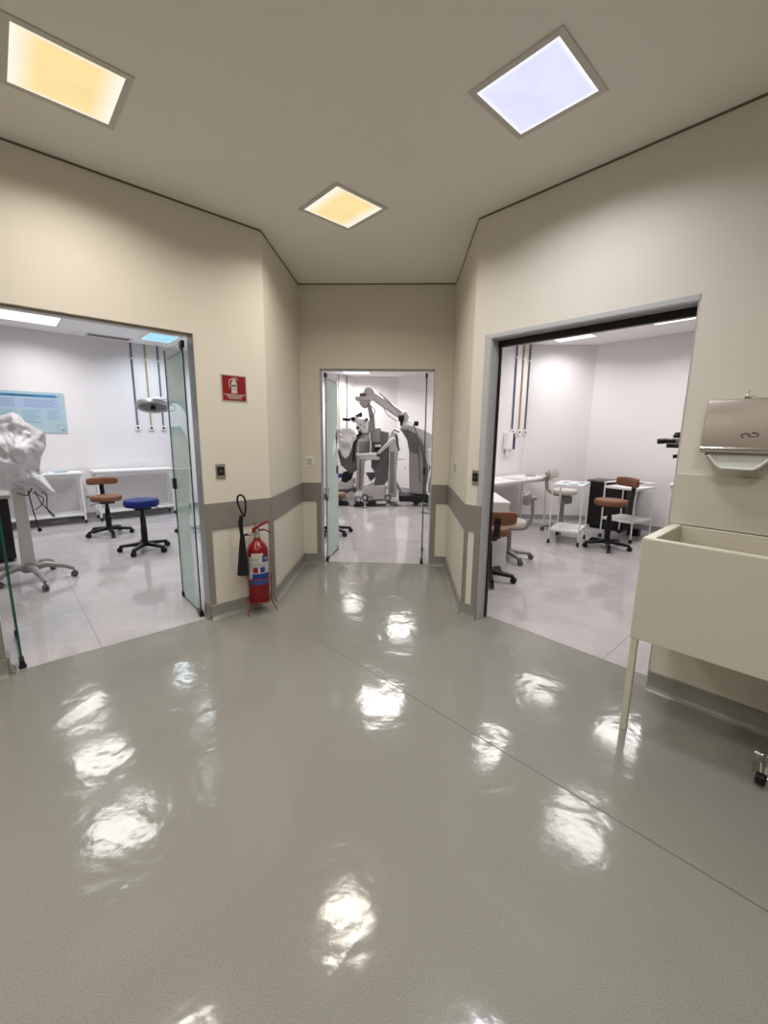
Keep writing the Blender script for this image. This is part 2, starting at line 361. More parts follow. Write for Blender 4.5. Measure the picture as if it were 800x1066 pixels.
for nm, i, j in (('right', 1, 2), ('far', 2, 3), ('chamfer', 3, 4), ('left', 4, 5)): rskirt('baseboard_right_room_'+nm, right_poly, i, j)
# floor seams
def seam(fr, p, q, w=.006, m='dark_seam'):
    a = fr.w(*p); b = fr.w(*q); L = (b-a).length
    nt[0] += 1; o = MB().box(0, L, -w/2, w/2, 0, .0008).build('trim_%d' % nt[0], m, None); o.location = (a.x, a.y, 0)
    o.rotation_euler = (0, 0, math.atan2(b.y-a.y, b.x-a.x)); return struct(o)
seam(W, (-.60, 2.755), (1.75, .53), .006)
seam(RF, (.148, .131), (1.345, .131), .007, 'seam'); seam(LF, (-1.719, .03), (-.534, .03), .006, 'seam'); seam(W, (-.877, 4.562), (.317, 4.562), .006, 'seam')
seam(RF, (1.05, .14), (1.05, 2.6), .004, 'seam'); seam(RF, (-.6, 2.35), (2.4, 2.35), .004, 'seam')
seam(LF, (-1.25, .04), (-1.25, 4.5), .004, 'seam'); seam(LF, (-3, 1.9), (0.3, 1.9), .004, 'seam'); seam(W, (-.1, 4.6), (-.1, 9.2), .004, 'seam'); seam(W, (-1.2, 5.6), (.5, 5.6), .004, 'seam')
# door frames
trim(RF, [(.148, .156, .0, .118, 0, DH), (1.337, 1.345, 0, .118, 0, DH), (.148, 1.345, .0, .118, DH-.006, DH)], 'frame_grey')
trim(RF, [(.156, .168, .094, .12, 0, DH-.006), (1.325, 1.337, .094, .12, 0, DH-.006), (.156, 1.337, .085, .12, DH-.05, DH-.006)], 'black_metal')
trim(RF, [(.100, .148, -.004, 0, .905, DH), (.100, 1.345, -.004, 0, DH, DH+.03)], 'frame_grey')
trim(LF, [(-1.719, -.534, .03, .09, DH-.014, DH)], 'steel'); trim(LF, [(-.538, -.534, 0, .12, 0, DH-.014)], 'alu')
trim(W, [(-.877, .317, 4.52, 4.60, 2.075, 2.089), (-.877, -.871, 4.501, 4.621, 0, 2.075), (.311, .317, 4.501, 4.621, 0, 2.075)], 'frame_grey')

# ------------------------------------------------------------------ glass door leaves
ND = [0]
def arc(cx, cz, r, a0, a1, n=14): return [(cx+r*math.cos(a0+(a1-a0)*i/n), cz+r*math.sin(a0+(a1-a0)*i/n)) for i in range(n+1)]
def leaf(fr, u, v, rot, w=.53, h=2.06, films=None):
    ND[0] += 1
    r = bpy.data.objects.new('door_%d' % ND[0], None); COL.objects.link(r); place(r, fr, u, v, .0, rot); struct(r)
    z0, z1 = .012, h
    MB().box(.004, w-.004, -.004, .004, z0+.003, z1-.003).build('glass_pane', 'glass', r)
    MB().box(0, .004, -.005, .005, z0, z1).box(w-.004, w, -.005, .005, z0, z1).box(.004, w-.004, -.005, .005, z0, z0+.003).build('glass_edge', 'glass_edge', r)
    MB().box(-.012, .06, -.013, .013, 0, .05).box(-.02, .01, -.018, .018, 0, .022).build('bottom_hinge', 'black_metal', r, .003)
    MB().box(-.012, .05, -.012, .012, h-.045, h).build('top_hinge', 'black_metal', r, .003)
    MB().box(.03, w-.06, -.010, .010, h-.07, h-.035).build('closer_rail', 'alu', r, .002)
    MB().box(w-.03, w+.004, -.012, .012, .01, .055).build('floor_bolt', 'black_metal', r, .003)
    MB().box(w-.05, w+.004, -.018, .018, .96, 1.05).build('lock', 'black_metal', r, .004)
    if films:
        b = MB()
        for k, pl in enumerate(films): b.prism(pl, -.0055, -.0062, 'y')
        b.build('frosted_film', 'film', r)
        b = MB()
        for k in range(4):
            pts = [(x, -.0066, z) for x, z in arc(w-.02, 1.00, .10+.05*k, PI*.55, PI*1.02)]
            b.tube(pts, .0025, 5)
        b.build('etched_curves', 'film_line', r)
    return r
wl = .51
def swoosh(w): # frosted areas with a clear sweeping band between them
    hi = [(.006, 2.04), (w-.006, 2.04), (w-.006, 1.63), (w*.8, 1.65), (w*.5, 1.64), (w*.25, 1.60), (.006, 1.52)]
    low = [(w-.006, 1.47), (w*.45, 1.47), (w*.25, 1.43), (w*.10, 1.36), (w*.03, 1.26), (w*.03, 1.19), (w*.15, 1.17), (w*.17, 1.05), (w*.22, .98), (w*.30, .90), (w*.28, .03), (w-.006, .03)]
    return [hi, low]
dA = math.atan2(.618-.108, .022)
leaf(LF, -.574, .108, dA, wl, 2.06, swoosh(wl))
# left leaf of the same doorway, folded back edge-on
leaf(LF, -1.655, .06, PI/2+.02, .53, 2.06, None)
bw = [[(.006, 2.04), (.50, 2.04), (.50, 1.55), (.30, 1.30), (.12, .98), (.006, .72)], [(.006, .60), (.14, .90), (.32, 1.18), (.50, 1.36), (.50, .03), (.006, .03)]]
leaf(W, -.834, 4.585, math.atan2(.47, .045), .47, 2.06, bw)
leaf(W, .236, 4.585, math.atan2(.5, .030), .50, 2.06, None)
def bracket(nm, fr, u, v, z, rot):
    pass

# ------------------------------------------------------------------ lights
def lamp(fr, u, v, z, size, power, col, rot=0, sy=None):
    d = bpy.data.lights.new('panel_lamp', 'AREA'); d.shape = 'RECTANGLE'; d.size = size; d.size_y = sy or size; d.energy = power; d.color = col; d.spread = math.radians(150)
    o = bpy.data.objects.new('panel_lamp', d); COL.objects.link(o); place(o, fr, u, v, z, rot); return o
WARM = (1, .93, .83); NEU = (1, .965, .95); COOL = (.80, .90, 1.0)
PM = {'yellow_y': panel_mat('amber_diffuser', (1.0, .78, .38), (1, .97, .86), 1.0, 'x', .55),
      'white': panel_mat('cool_diffuser', (.76, .76, 1.0), (1, 1, 1), 1.05, 'x', .93),
      'room': panel_mat('room_diffuser', (1, 1, 1), (1, 1, 1), 1.3, 'x', .93),
      'blue': panel_mat('sky_blue_diffuser', (.42, .80, 1.0), (.7, .95, 1.0), 1.0, 'x', .93)}
def panel(fr, u, v, s, pm, power, col, label, group, z=H, sx=None, rim=.028, rot=0):
    "recessed square light panel; local half-size scaled so that the shader's .18 is its half side"
    sx = sx or s
    t = thing('ceiling_light', label, 'ceiling light', fr, u, v, z, rot, group)
    hx, hy = sx/2, s/2; r = rim
    b = MB()
    for q in ((-hx-r, hx+r, -hy-r, -hy), (-hx-r, hx+r, hy, hy+r), (-hx-r, -hx, -hy, hy), (hx, hx+r, -hy, hy)): b.box(q[0], q[1], q[2], q[3], -.006, .0)
    b.build('frame', 'light_frame' if z == H else 'white', t, .001)
    o = MB().box(-.18, .18, -.18, .18, -.004, -.001).build('diffuser', PM[pm], t); o.scale = (sx/.36, s/.36, 1)
    lamp(fr, u, v, z-.012, sx*.96, power, col, rot, s*.96)
    return t
M['light_frame'] = mat('light_frame', (.62, .59, .54), .5)
PH = 13.4; PR = 17.5
HL = Frame((0, 0), PI/4)
def hp(x, y, *a, **k):
    fr = Frame((x, y), PI/4); return panel(fr, 0, 0, .37, *a, **k)
G1 = 'recessed light panels in the hall ceiling'
hp(-1.465, 2.03, 'yellow_y', PH, WARM, 'amber square light panel, leftmost in the hall ceiling', G1, sx=.37)
hp(.553, 2.148, 'white', PH, (.93, .94, 1), 'cool white square light panel with wide frame, right of the hall ceiling', G1)
hp(-.427, 3.09, 'yellow_y', PH, WARM, 'small amber light panel nearest the middle doorway', G1)
for x, y in ((-1.46, .3), (.55, .3), (-.45, -1.2), (-.45, -2.9)):  # unseen fill panels, added to brighten the hall from behind
    hp(x, y, 'white', PH*1.35, (1, .95, .89), 'added fill light panel in the hall ceiling, unseen behind the viewer', G1)
G2 = 'light panels in the left room'; zr = H-.02
panel(LF, -1.10, 4.35, .60, 'room', PR, NEU, 'long white light panel at the upper left of the left room', G2, zr, sx=.60)
for u, v, l in ((-1.06, 1.68, 'first'), (-1.05, 3.0, 'second'), ):
    panel(LF, u, v, .58, 'room', PR, NEU, l+' white panel behind the lintel of the left room', G2, zr)
panel(LF, .48, 4.4, .62, 'blue', 16, COOL, 'sky blue light panel beside the open glass door of the left room', G2, zr, sx=.42)
panel(LF, .48, 2.9, .5, 'blue', 12, COOL, 'blue light panel hidden behind the left lintel', G2, zr, sx=.40)
G3 = 'light panels in the right room'
panel(RF, -1.05, 3.78, .52, 'room', PR*.75, NEU, 'white light panel left of two in the right room ceiling', G3, zr, sx=.56)
panel(RF, .30, 3.62, .58, 'room', PR, NEU, 'white light panel right of two in the right room ceiling', G3, zr)
panel(RF, .52, 1.72, .58, 'room', PR, NEU, 'near right panel behind the lintel of the right room', G3, zr)
panel(RF, -.95, 2.03, .50, 'room', PR*.7, NEU, 'near left panel behind the lintel of the right room', G3, zr, sx=.4)
G4 = 'light panels in the back room'; zb = H-.05
panel(W, -1.12, 10.15, .56, 'room', 30, NEU, 'white light panel seen through the middle doorway', G4, zb, sx=.62)
panel(W, 0, 8.75, .58, 'room', 30, NEU, 'light panel above the large grey microscope', G4, zb)
panel(W, -.27, 6.15, .58, 'room', 30, NEU, 'light panel just inside the middle doorway', G4, zb)

# ------------------------------------------------------------------ seats
def caster(parent, x, y, r=.031, m='black'):
    b = MB(); a = math.atan2(y, x)
    dx, dy = math.cos(a), math.sin(a)
    for s in (-1, 1):
        p = Vector((x, y, r)); n = Vector((-dy, dx, 0))
        b.tube([p+n*s*.006, p+n*s*.019], r, 12)
    b.tube([(x, y, r), (x, y, r+.045)], .008, 6).box(x-.014, x+.014, y-.014, y+.014, r+.012, r+.03)
    return b.build('caster', m, parent)
def chair(label, fr, u, v, rot, sz, seat_m, metal, group=None, back=None, seat_r=.19, seat_t=.075, ph=0, name='swivel_chair', cat='chair', br=.27, bw=.18, bh=.055, off=.21, extra=None, curvy=False):
    t = thing(name, label, cat, fr, u, v, 0, rot, group)
    b = MB().lathe([(.03, .062), (.045, .07), (.045, .105), (.03, .12)], n=16)
    for k in range(5):
        a = 2*PI*k/5+ph; d = Vector((math.cos(a), math.sin(a), 0))
        b.beam(d*.02+Vector((0, 0, .094)), d*br+Vector((0, 0, .070)), .062, .044, .042, .030)
    bs = b.build('base', metal, t, .006)
    for k in range(5):
        a = 2*PI*k/5+ph; caster(bs, br*math.cos(a), br*math.sin(a), m=metal if metal != 'grey_plastic' else 'wheel')
    MB().lathe([(.036, .11), (.036, sz*.45), (.032, sz*.46), (.030, sz*.66), (.022, sz*.67), (.022, sz-seat_t-.03)], n=14).build('column', metal, t)
    b = MB().box(-.085, .085, -.085, .085, sz-seat_t-.035, sz-seat_t+.005)
    b.build('seat_plate', metal, t, .006)
    MB().pad((0, 0, sz-seat_t/2), (seat_r, seat_r, seat_t/2), 1.0 if 0 else .0+.42 if curvy else .45, n=32).build('seat', seat_m, t) if curvy else \
        MB().lathe([(seat_r*.2, sz-seat_t), (seat_r*.93, sz-seat_t), (seat_r*.99, sz-seat_t*.8), (seat_r, sz-seat_t*.5), (seat_r*.985, sz-seat_t*.2), (seat_r*.93, sz-seat_t*.04), (seat_r*.8, sz), (seat_r*.2, sz)], n=32).build('seat', seat_m, t)
    if metal == 'black':
        MB().tube([(.04, .02, sz-seat_t-.02), (.16, .05, sz-seat_t-.03), (.20, .06, sz-seat_t-.05)], .005, 6).build('lever', metal, t)
    if back:
        w = .034
        p = [(0, -.05, sz-seat_t-.02), (0, -.17, sz-seat_t-.025), (0, -off-.035, sz-seat_t*.5+.01), (0, -off-.055, sz+.08), (0, -off-.045, back)]
        b = MB()
        for i in range(len(p)-1): b.beam(p[i], p[i+1], .055, .034 if metal == 'grey_plastic' else .024)
        b.build('back_support', metal, t, .004)
        MB().pad((0, -off, back), (bw, .027, bh), .38, bend=.05).build('backrest', seat_m if metal != 'grey_plastic' else 'grey_plastic' , t)
        if metal == 'grey_plastic': MB().pad((0, -off+.022, back), (bw*.93, .012, bh*.85), .4, bend=.048).build('back_cushion', seat_m, t)
        MB().tube([(0, -off-.04, back), (0, -off-.085, back)], .022, 10).build('knob', metal, t)
    return t
chair('tan round-seat swivel chair with small backrest, in left room before the white tables', LF, -.575, 3.68, PI, .555, 'brown', 'black', back=.738, ph=.3, bh=.05, bw=.19)
chair('round blue vinyl swivel stool on black five-star base', LF, -.415, 2.45, 0, .635, 'blue', 'black', name='swivel_stool', cat='stool', seat_t=.085, ph=.25)
chair('tan swivel chair with backrest turned right, at white trolleys in right room', RF, -.02, 3.12, math.radians(146), .645, 'brown', 'black', back=.865, seat_r=.195, ph=.1, bw=.19, bh=.06, off=.25)
chair('tan swivel chair seen from behind, drawn up to the white desk by right doorway', RF, -.33, .87, math.radians(45), .555, 'brown', 'black', back=.675, ph=.9, bw=.20, bh=.065, off=.24, br=.25)
chair('grey dental stool with cream seat beside the white desk', RF, -.60, 1.68, math.radians(122), .475, 'cream', 'grey_plastic', back=.735, ph=-.1, bw=.17, bh=.07, off=.19)
g2 = chair('grey dental stool with cream seat, behind the two-tier white trolley', RF, -.87, 3.62, math.radians(-96), .655, 'cream', 'grey_plastic', back=.86, ph=.5, bw=.12, bh=.06, off=.24)
MB().box(-.13, .16, .02, .08, .43, .54).build('seat_housing', 'grey_plastic', g2, .01)
chair('tan swivel stool partly behind the frosted glass leaf of the middle doorway', W, -.97, 5.92, PI*.9, .60, 'brown', 'black', ph=.15, br=.25, seat_r=.175, name='swivel_stool', cat='stool')

# ------------------------------------------------------------------ tables and trolleys
def table(label, fr, u0, u1, v0, v1, z, name='white_table', group=None, casters=True, shelf=.13, leg=.03, top=.03, ovh=.04, legs=None, cat='table', splay=.0):
    uc, vc = (u0+u1)/2, (v0+v1)/2; hx, hy = (u1-u0)/2, (v1-v0)/2
    t = thing(name, label, cat, fr, uc, vc, 0, 0, group)
    MB().box(-hx, hx, -hy, hy, z-top, z).build('tabletop', 'white_top', t, .004)
    xs = legs or (-hx+ovh, hx-ovh)
    zb = .06 if casters else 0
    for x in xs:
        for y in (-hy+ovh, hy-ovh):
            s = splay*(1 if x > 0 else -1)
            lg = MB().beam((x+s, y, zb), (x, y, z-top), leg, leg).build('leg', 'white', t, .003)
            if casters:
                b = MB()
                for q in (-.012, .006): b.tube([(x+s+q, y, .027), (x+s+q+.008, y, .027)], .027, 12)
                b.box(x+s-.014, x+s+.014, y-.014, y+.014, .03, .062); b.build('caster', 'black', lg)
    b = MB()
    for y in (-hy+ovh, hy-ovh): b.beam((xs[0], y, z-top-.02), (xs[1], y, z-top-.02), leg*.9, .035)
    for x in xs: b.beam((x, -hy+ovh, z-top-.02), (x, hy-ovh, z-top-.02), leg*.9, .035)
    b.build('apron', 'white', t)
    if shelf: MB().box(xs[0], xs[1], -hy+ovh, hy-ovh, shelf, shelf+.03).build('shelf', 'white_top', t, .003)
    return t
table('white wheeled table under the blue poster', LF, -1.75, -.675, 4.72, 5.13, .80, 'wheeled_table', 'white wheeled tables along the left room wall', splay=.01)
table('white wheeled table under the three wall pipes', LF, -.54, .645, 4.72, 5.13, .81, 'wheeled_table', 'white wheeled tables along the left room wall')
table('long white table with papers along left wall of the right room', RF, -1.71, -1.20, 2.10, 3.86, .80, 'white_table', casters=False, shelf=0, legs=None, leg=.028)
table('white table standing behind the sink edge in right room', RF, .36, 1.5, 4.02, 4.56, .82, 'white_table', casters=False, shelf=0)
# desk with solid side panel
t = thing('white_desk', 'white desk with a solid side panel just inside the right doorway', 'desk', W, .91, 4.89)
MB().box(-.24, .23, -.50, .55, .715, .745).build('tabletop', 'white_top', t, .003)
MB().box(-.235, .22, -.49, -.465, 0, .715).build('side_panel', 'white', t, .002)
MB().box(-.235, .22, .515, .54, 0, .715).build('side_panel', 'white', t, .002)
MB().box(-.235, -.22, -.465, .515, .3, .715).build('back_panel', 'white', t)
def trolley(label, fr, u, v, rot, w, d, zt, zs, up=0, loop=False, name='two_tier_trolley'):
    t = thing(name, label, 'trolley', fr, u, v, 0, rot)
    hx, hy = w/2, d/2
    for x in (-hx, hx):
        for y in (-hy, hy):
            lg = MB().tube([(x, y, .05), (x, y, zt+up)], .0105, 8).build('leg', 'white', t)
            b = MB(); b.tube([(x-.014, y, .026), (x+.014, y, .026)], .026, 12); b.tube([(x, y, .03), (x, y, .06)], .012, 8); b.build('caster', 'black', lg)
    for nm, z in (('top_tray', zt), ('lower_shelf', zs)):
        b = MB().box(-hx, hx, -hy, hy, z-.014, z-.002)
        for q in ((-hx, hx, -hy-.006, -hy), (-hx, hx, hy, hy+.006), (-hx-.006, -hx, -hy, hy), (hx, hx+.006, -hy, hy)): b.box(q[0], q[1], q[2], q[3], z-.018, z+.012)
        b.build(nm, 'white_top', t, .002)
    if loop:
        b = MB()
        for x in (-hx, hx): b.tube([(x, -hy, zt+up), (x, hy, zt+up)], .009, 8)
        b.tube([(-hx, hy, zt+up), (hx, hy, zt+up)], .009, 8); b.build('guard_rail', 'white', t)
    return t
trolley('two-tier white tube trolley with packets on top, centre of the right room', RF, -.535, 3.10, math.radians(14), .37, .54, .80, .19)
trolley('white railed cart behind the tan chair in right room', RF, -.06, 3.90, math.radians(-10), .43, .50, .74, .29, up=.06, loop=True, name='railed_cart')
# small goods on tables
def flat(name, label, cat, fr, u, v, z, w, d, h, rot, m, group=None):
    o = MB().box(-w/2, w/2, -d/2, d/2, 0, h).build(name, m, None, min(h*.3, .003)); place(o, fr, u, v, z, rot); tag(o, label, cat, group); return o
GP = 'papers and packets on the long white table'
for i, (u, v, w, d, m, nm) in enumerate([(-1.40, 2.75, .21, .30, 'paper', 'loose white sheet'), (-1.36, 3.05, .24, .30, 'cloth', 'folded white paper pad'), (-1.50, 3.35, .22, .30, 'paper', 'white sheet'), (-1.45, 3.68, .16, .22, 'machine_mid', 'grey folder')]):
    flat('paper_sheet' if i != 3 else 'folder', nm+' on the long white table, '+['nearest the doorway', 'second from the doorway', 'third from the doorway', 'at the far end'][i], 'paper' if i != 3 else 'folder', RF, u, v, .8005, w, d, [.004, .018, .004, .012][i], .2*i-.2, m, GP)
# cloth hanging over the table corner
b = MB(); n = 8; V = []
for i in range(n+1):
    row = []
    for j in range(n+1):
        x = -.10+.20*i/n; y = -.16+.22*j/n; z = .008+.006*math.sin(3*i)*math.cos(2*j)
        ov = max(0, x-.055); 
        if ov: z -= ov*1.5; x = .055+ov*.25
        ov = max(0, y-.0)
        if ov: z -= ov*.9; y = ov*.35
        row.append(b.bm.verts.new((x, y, z)))
    V.append(row)
for i in range(n):
    for j in range(n): b.bm.faces.new((V[i][j], V[i+1][j], V[i+1][j+1], V[i][j+1]))
o = b.build('white_cloth', 'cloth'); s = o.modifiers.new('s', 'SOLIDIFY'); s.thickness = .004
place(o, RF, -1.235, 3.875, .803); tag(o, 'crumpled white cloth hanging over the corner of the long white table', 'cloth')
GK = 'packets on the two-tier trolley'
tr = Frame(tuple(RF.w(-.535, 3.10))[:2], RF.a+math.radians(14))
for i, (x, y, w, d, m, l) in enumerate([(-.09, -.17, .09, .05, 'paper', 'small white packet at the front left of the trolley top'), (.05, -.15, .10, .06, 'paper_blue', 'pale blue packet at the front of the trolley top'), (.02, .02, .13, .08, 'paper', 'white packet in the middle of the trolley top'), (-.09, .08, .09, .07, 'paper_blue', 'pale blue packet at the left of the trolley top'), (.11, .13, .08, .09, 'paper_blue', 'blue packet at the far right of the trolley top'), (-.05, .20, .12, .05, 'paper', 'white packet along the back of the trolley top')]):
    flat('packet', l, 'packet', tr, x, y, .7985, w, d, .010, .4*i, m, GK)
GL = 'packets on the wheeled table under the poster'
for i, (u, m, l) in enumerate([(-1.30, 'paper', 'white packet beside the draped microscope'), (-1.20, 'paper_blue', 'blue packet under the poster'), (-1.08, 'paper', 'white packet on the wheeled table under the poster middle'), (-.93, 'paper_blue', 'long blue packet under the poster corner')]):
    flat('packet', l, 'packet', LF, u, 4.9, .8005, .09 if i < 3 else .16, .10, .014, .3*i, m, GL)

# ------------------------------------------------------------------ cabinets
t = thing('black_cabinet', 'low black cabinet with dark counter behind the white trolleys', 'cabinet', RF, -.50, 4.41)
MB().box(-.24, .30, -.16, .19, .05, .74).build('body', 'black', t, .004)
MB().box(-.23, .29, -.172, -.16, .07, .72).build('door', 'black_metal', t, .003)
MB().box(-.27, .42, -.20, .20, .74, .77).build('counter', 'machine_grey', t, .004)
MB().box(-.2, .26, -.12, .16, 0, .05).build('plinth', 'black', t)
t = thing('black_cabinet', 'black cabinet at the left edge, beside the draped microscope', 'cabinet', LF, -1.83, 3.1)
MB().box(-.24, .24, -.22, .22, .03, .70).build('body', 'black', t, .004); MB().box(-.235, .235, -.235, -.22, .05, .68).build('door', 'black_metal', t, .003)
MB().box(-.26, .26, -.25, .23, .70, .745).build('top', 'machine_mid', t, .006)
b = MB()
for x in (-.2, .2):
    for y in (-.18, .18): b.tube([(x, y, 0), (x, y, .03)], .02, 10)
b.build('foot', 'black', t)
flat('power_box', 'small black box on the floor under the railed cart', 'box', RF, -.03, 4.20, 0, .15, .12, .11, 0, 'black')

# ------------------------------------------------------------------ wall pieces
def pipes(fr, us, v, plane_rot, labels, zt, zs=1.52):
    pass
GPp = 'wall pipes with sockets'
def pipe(fr, u, v, m, label, ztop, group, rot=0):
    t = thing('wall_pipe', label, 'pipe', fr, u, v, 0, rot, group)
    MB().tube([(0, -.016, 1.53), (0, -.016, ztop)], .0125, 10).build('conduit', m, t)
    MB().box(-.042, .042, -.028, -.001, 1.45, 1.535).build('socket_box', 'white', t, .004)
    MB().box(-.018, .018, -.031, -.028, 1.475, 1.51).build('socket', 'black', t)
    MB().box(-.02, .02, -.03, -.003, 2.62, 2.64).build('clip', 'white', t)
for u, m, l in ((.225, 'blue_pipe', 'dark blue'), (.435, 'yellow_pipe', 'yellow ochre'), (.632, 'green_pipe', 'dark grey-green')):
    pipe(LF, u, 5.17, m, l+' vertical wall pipe above the left room tables', H-.02, 'vertical wall pipes in the left room')
for k, (m, l) in enumerate((('blue_pipe', 'dark blue'), ('yellow_pipe', 'yellow ochre'), ('green_pipe', 'dark grey-green'))):
    pipe(RF, UR, [3.504, 3.714, 3.903][k], m, l+' vertical wall pipe on the left wall of right room', H-.02, 'vertical wall pipes in the right room', PI/2)
fb = Frame((-1.27, 10.9), PI/4)
for k, (m, l) in enumerate((('yellow_pipe', 'yellow ochre'), ('green_pipe', 'dark grey-green'))):
    pipe(fb, [-.46, -.22][k], 0, m, l+' vertical wall pipe seen through the middle doorway', H-.05, 'vertical wall pipes in the back room')
# soap dispenser on the right room's left wall
t = thing('soap_dispenser', 'white soap dispenser on the left wall of the right room', 'dispenser', RF, UR, 3.36, 1.2, PI/2)
MB().box(-.075, .075, -.09, -.001, .02, .285).build('body', 'white', t, .012); MB().box(-.02, .02, -.06, -.02, -.09, .02).build('spout', 'white', t, .006)
t = thing('sanitizer_bottle', 'dark purple bottle holder on the wall beside the soap dispenser', 'bottle', RF, UR, 3.51, 1.22, PI/2)
MB().tube([(0, -.045, .0), (0, -.045, .02), (0, -.045, .2), (0, -.045, .215)], [.03, .034, .034, .02], 14).build('bottle', 'purple', t)
MB().tube([(0, -.045, .21), (0, -.045, .25)], .022, 10).build('cap', 'black', t); MB().box(-.04, .04, -.01, 0, .02, .22).build('bracket', 'black', t)
def plate(name, label, cat, fr, u, v, z, w, h, rot, m, inner, im, group=None):
    t = thing(name, label, cat, fr, u, v, z, rot, group)
    MB().box(-w/2, w/2, -.008, -.0005, -h/2, h/2).build('plate', m, t, .002)
    for (x0, x1, za, zb, mm, nm) in inner: MB().box(x0, x1, -.012, -.008, za, zb).build(nm, mm, t, .0015)
    return t
plate('access_button', 'steel exit button plate beside the left doorway, above grey rail', 'button', LF, -.400, 0, 1.141, .070, .112, 0, 'steel', [(-.026, .026, -.03, .034, 'black', 'button_panel'), (-.012, .012, -.01, .014, 'machine_grey', 'push_button')], None)
plate('access_button', 'steel exit button plate beside the right doorway, above grey rail', 'button', RF, .080, 0, 1.118, .060, .112, 0, 'steel', [(-.022, .022, -.03, .034, 'black', 'button_panel'), (-.012, .012, -.01, .014, 'machine_grey', 'push_button')], None)
plate('wall_switch', 'small dark switch plate on the narrow right return wall', 'switch', W, .497, 3.93, 1.13, .07, .11, -PI/2, 'white', [(-.02, .02, -.035, .035, 'machine_grey', 'rocker')], None)
plate('light_switch', 'white double light switch left of the middle doorway', 'switch', W, -.998, 4.501, 1.132, .09, .112, 0, 'white', [(-.03, .03, .004, .036, 'cream', 'rocker'), (-.03, .03, -.036, -.004, 'cream', 'rocker')], None)
plate('wall_outlet', 'white wall outlet low behind the tan chair in left room', 'outlet', LF, -.60, 5.17, .36, .08, .11, 0, 'white', [(-.02, .02, -.02, .02, 'grey_plastic', 'socket')], None)
plate('wall_outlet', 'white wall outlet low behind the big grey microscope', 'outlet', Frame((-.17, 10.9), -PI/4), .35, 0, .62, .10, .10, 0, 'white', [(-.02, .02, -.02, .02, 'grey_plastic', 'socket')], None)
# air vents
def vent(label, fr, u, v, w, d, z):
    t = thing('air_vent', label, 'air vent', fr, u, v, z)
    b = MB()
    for q in ((-w/2, w/2, -d/2, -d/2+.02), (-w/2, w/2, d/2-.02, d/2), (-w/2, -w/2+.02, -d/2, d/2), (w/2-.02, w/2, -d/2, d/2)): b.box(*q, -.01, 0)
    b.build('frame', 'white', t)
    MB().box(-w/2+.02, w/2-.02, -d/2+.02, d/2-.02, -.003, -.001).build('backing', 'gap', t)
    b = MB(); k = int(d/.035)
    for i in range(k):
        y = -d/2+.03+i*(d-.06)/(k-1); b.beam((-w/2+.02, y, -.006), (w/2-.02, y, -.006), .012, .004)
    b.build('slat', 'machine_mid', t)
vent('long slotted air vent in the left room ceiling', LF, -.12, 4.90, .60, .22, H-.02)
vent('square air vent in the right room ceiling by the wall edge', RF, .62, 4.05, .35, .30, H-.02)
# poster in the left room
t = thing('wall_poster', 'pale blue information board with a blue title bar on left room wall', 'poster', LF, -1.30, 5.17, 1.39)
PW = .545
MB().box(-PW, PW, -.012, -.001, 0, .605).build('board', 'poster', t, .002)
MB().box(-PW+.10, PW-.10, -.0135, -.012, .525, .565).build('title_bar', 'poster_title', t)
MB().box(-.15, .20, -.0145, -.0135, .538, .552).build('title_lettering', 'ink', t)
MB().box(-PW+.02, PW-.05, -.0135, -.012, .36, .50).build('upper_band', 'poster_lilac', t)
for x0, x1, za in ((-.50, -.30, .10), (-.28, -.03, .08), (-.29+.30, .25, .12), (.30, .49, .19)): MB().box(x0, x1, -.0135, -.012, za, .345).build('text_box', 'poster_mid', t)
b = MB()
for i, z in enumerate((.485, .460, .435, .410, .385)):
    b.box(-.5, -.05, -.0142, -.0135, z, z+.007); b.box(.06, .45-.05*(i % 2), -.0142, -.0135, z, z+.007)
for x0, x1 in ((-.48, -.32), (-.26, -.06), (.03, .23), (.32, .46)):
    for i in range(7 if x0 < .3 else 5): b.box(x0, x1-.03*(i % 3), -.0142, -.0135, .325-i*.028, .331-i*.028)
o = b.build('printed_lines', 'ink_grey', t); o['kind'] = 'stuff'
b = MB(); b.tube([(.47+.055*math.cos(a*PI/8), -.0135, .085+.055*math.sin(a*PI/8)) for a in range(16)], .002, 5, closed=True); b.build('emblem_ring', 'ink_grey', t)
MB().box(.48, .50, -.014, -.012, .035, .055).box(.455, .475, -.014, -.012, .535, .552).box(-.53, -.48, -.014, -.012, .54, .552).build('emblem', 'ink', t)

# ------------------------------------------------------------------ fire extinguisher, stand, sign
def text(body, size, m, parent, loc, rot=(PI/2, 0, 0), name='lettering', extrude=.0004, sx=1):
    cu = bpy.data.curves.new('txt', 'FONT'); cu.body = body; cu.size = size; cu.extrude = extrude; cu.align_x = 'CENTER'; cu.align_y = 'CENTER'
    tmp = bpy.data.objects.new('txt', cu); COL.objects.link(tmp); bpy.context.view_layer.update()
    me = bpy.data.meshes.new_from_object(tmp.evaluated_get(bpy.context.evaluated_depsgraph_get()))
    bpy.data.objects.remove(tmp); me.materials.clear(); me.materials.append(M[m])
    o = bpy.data.objects.new(name, me); COL.objects.link(o); o.parent = parent; o.location = loc; o.rotation_euler = rot; o.scale = (sx, 1, 1); return o
camd = math.atan2(*( (0-LF.w(-.186, -.112).x), -(0-LF.w(-.186, -.112).y)))
e = thing('fire_extinguisher', 'red fire extinguisher with black horn, standing by left doorway', 'fire extinguisher', LF, -.186, -.112)
R = .083
prof = [(.02, .098), (R-.012, .098), (R-.002, .104), (R, .115), (R, .50)]+[(R*math.cos(a), .50+R*1.15*math.sin(a)) for a in [i*PI/2/7 for i in range(1, 6)]]+[(.028, .602), (.024, .625)]
MB().lathe(prof, n=36).build('cylinder', 'red', e)
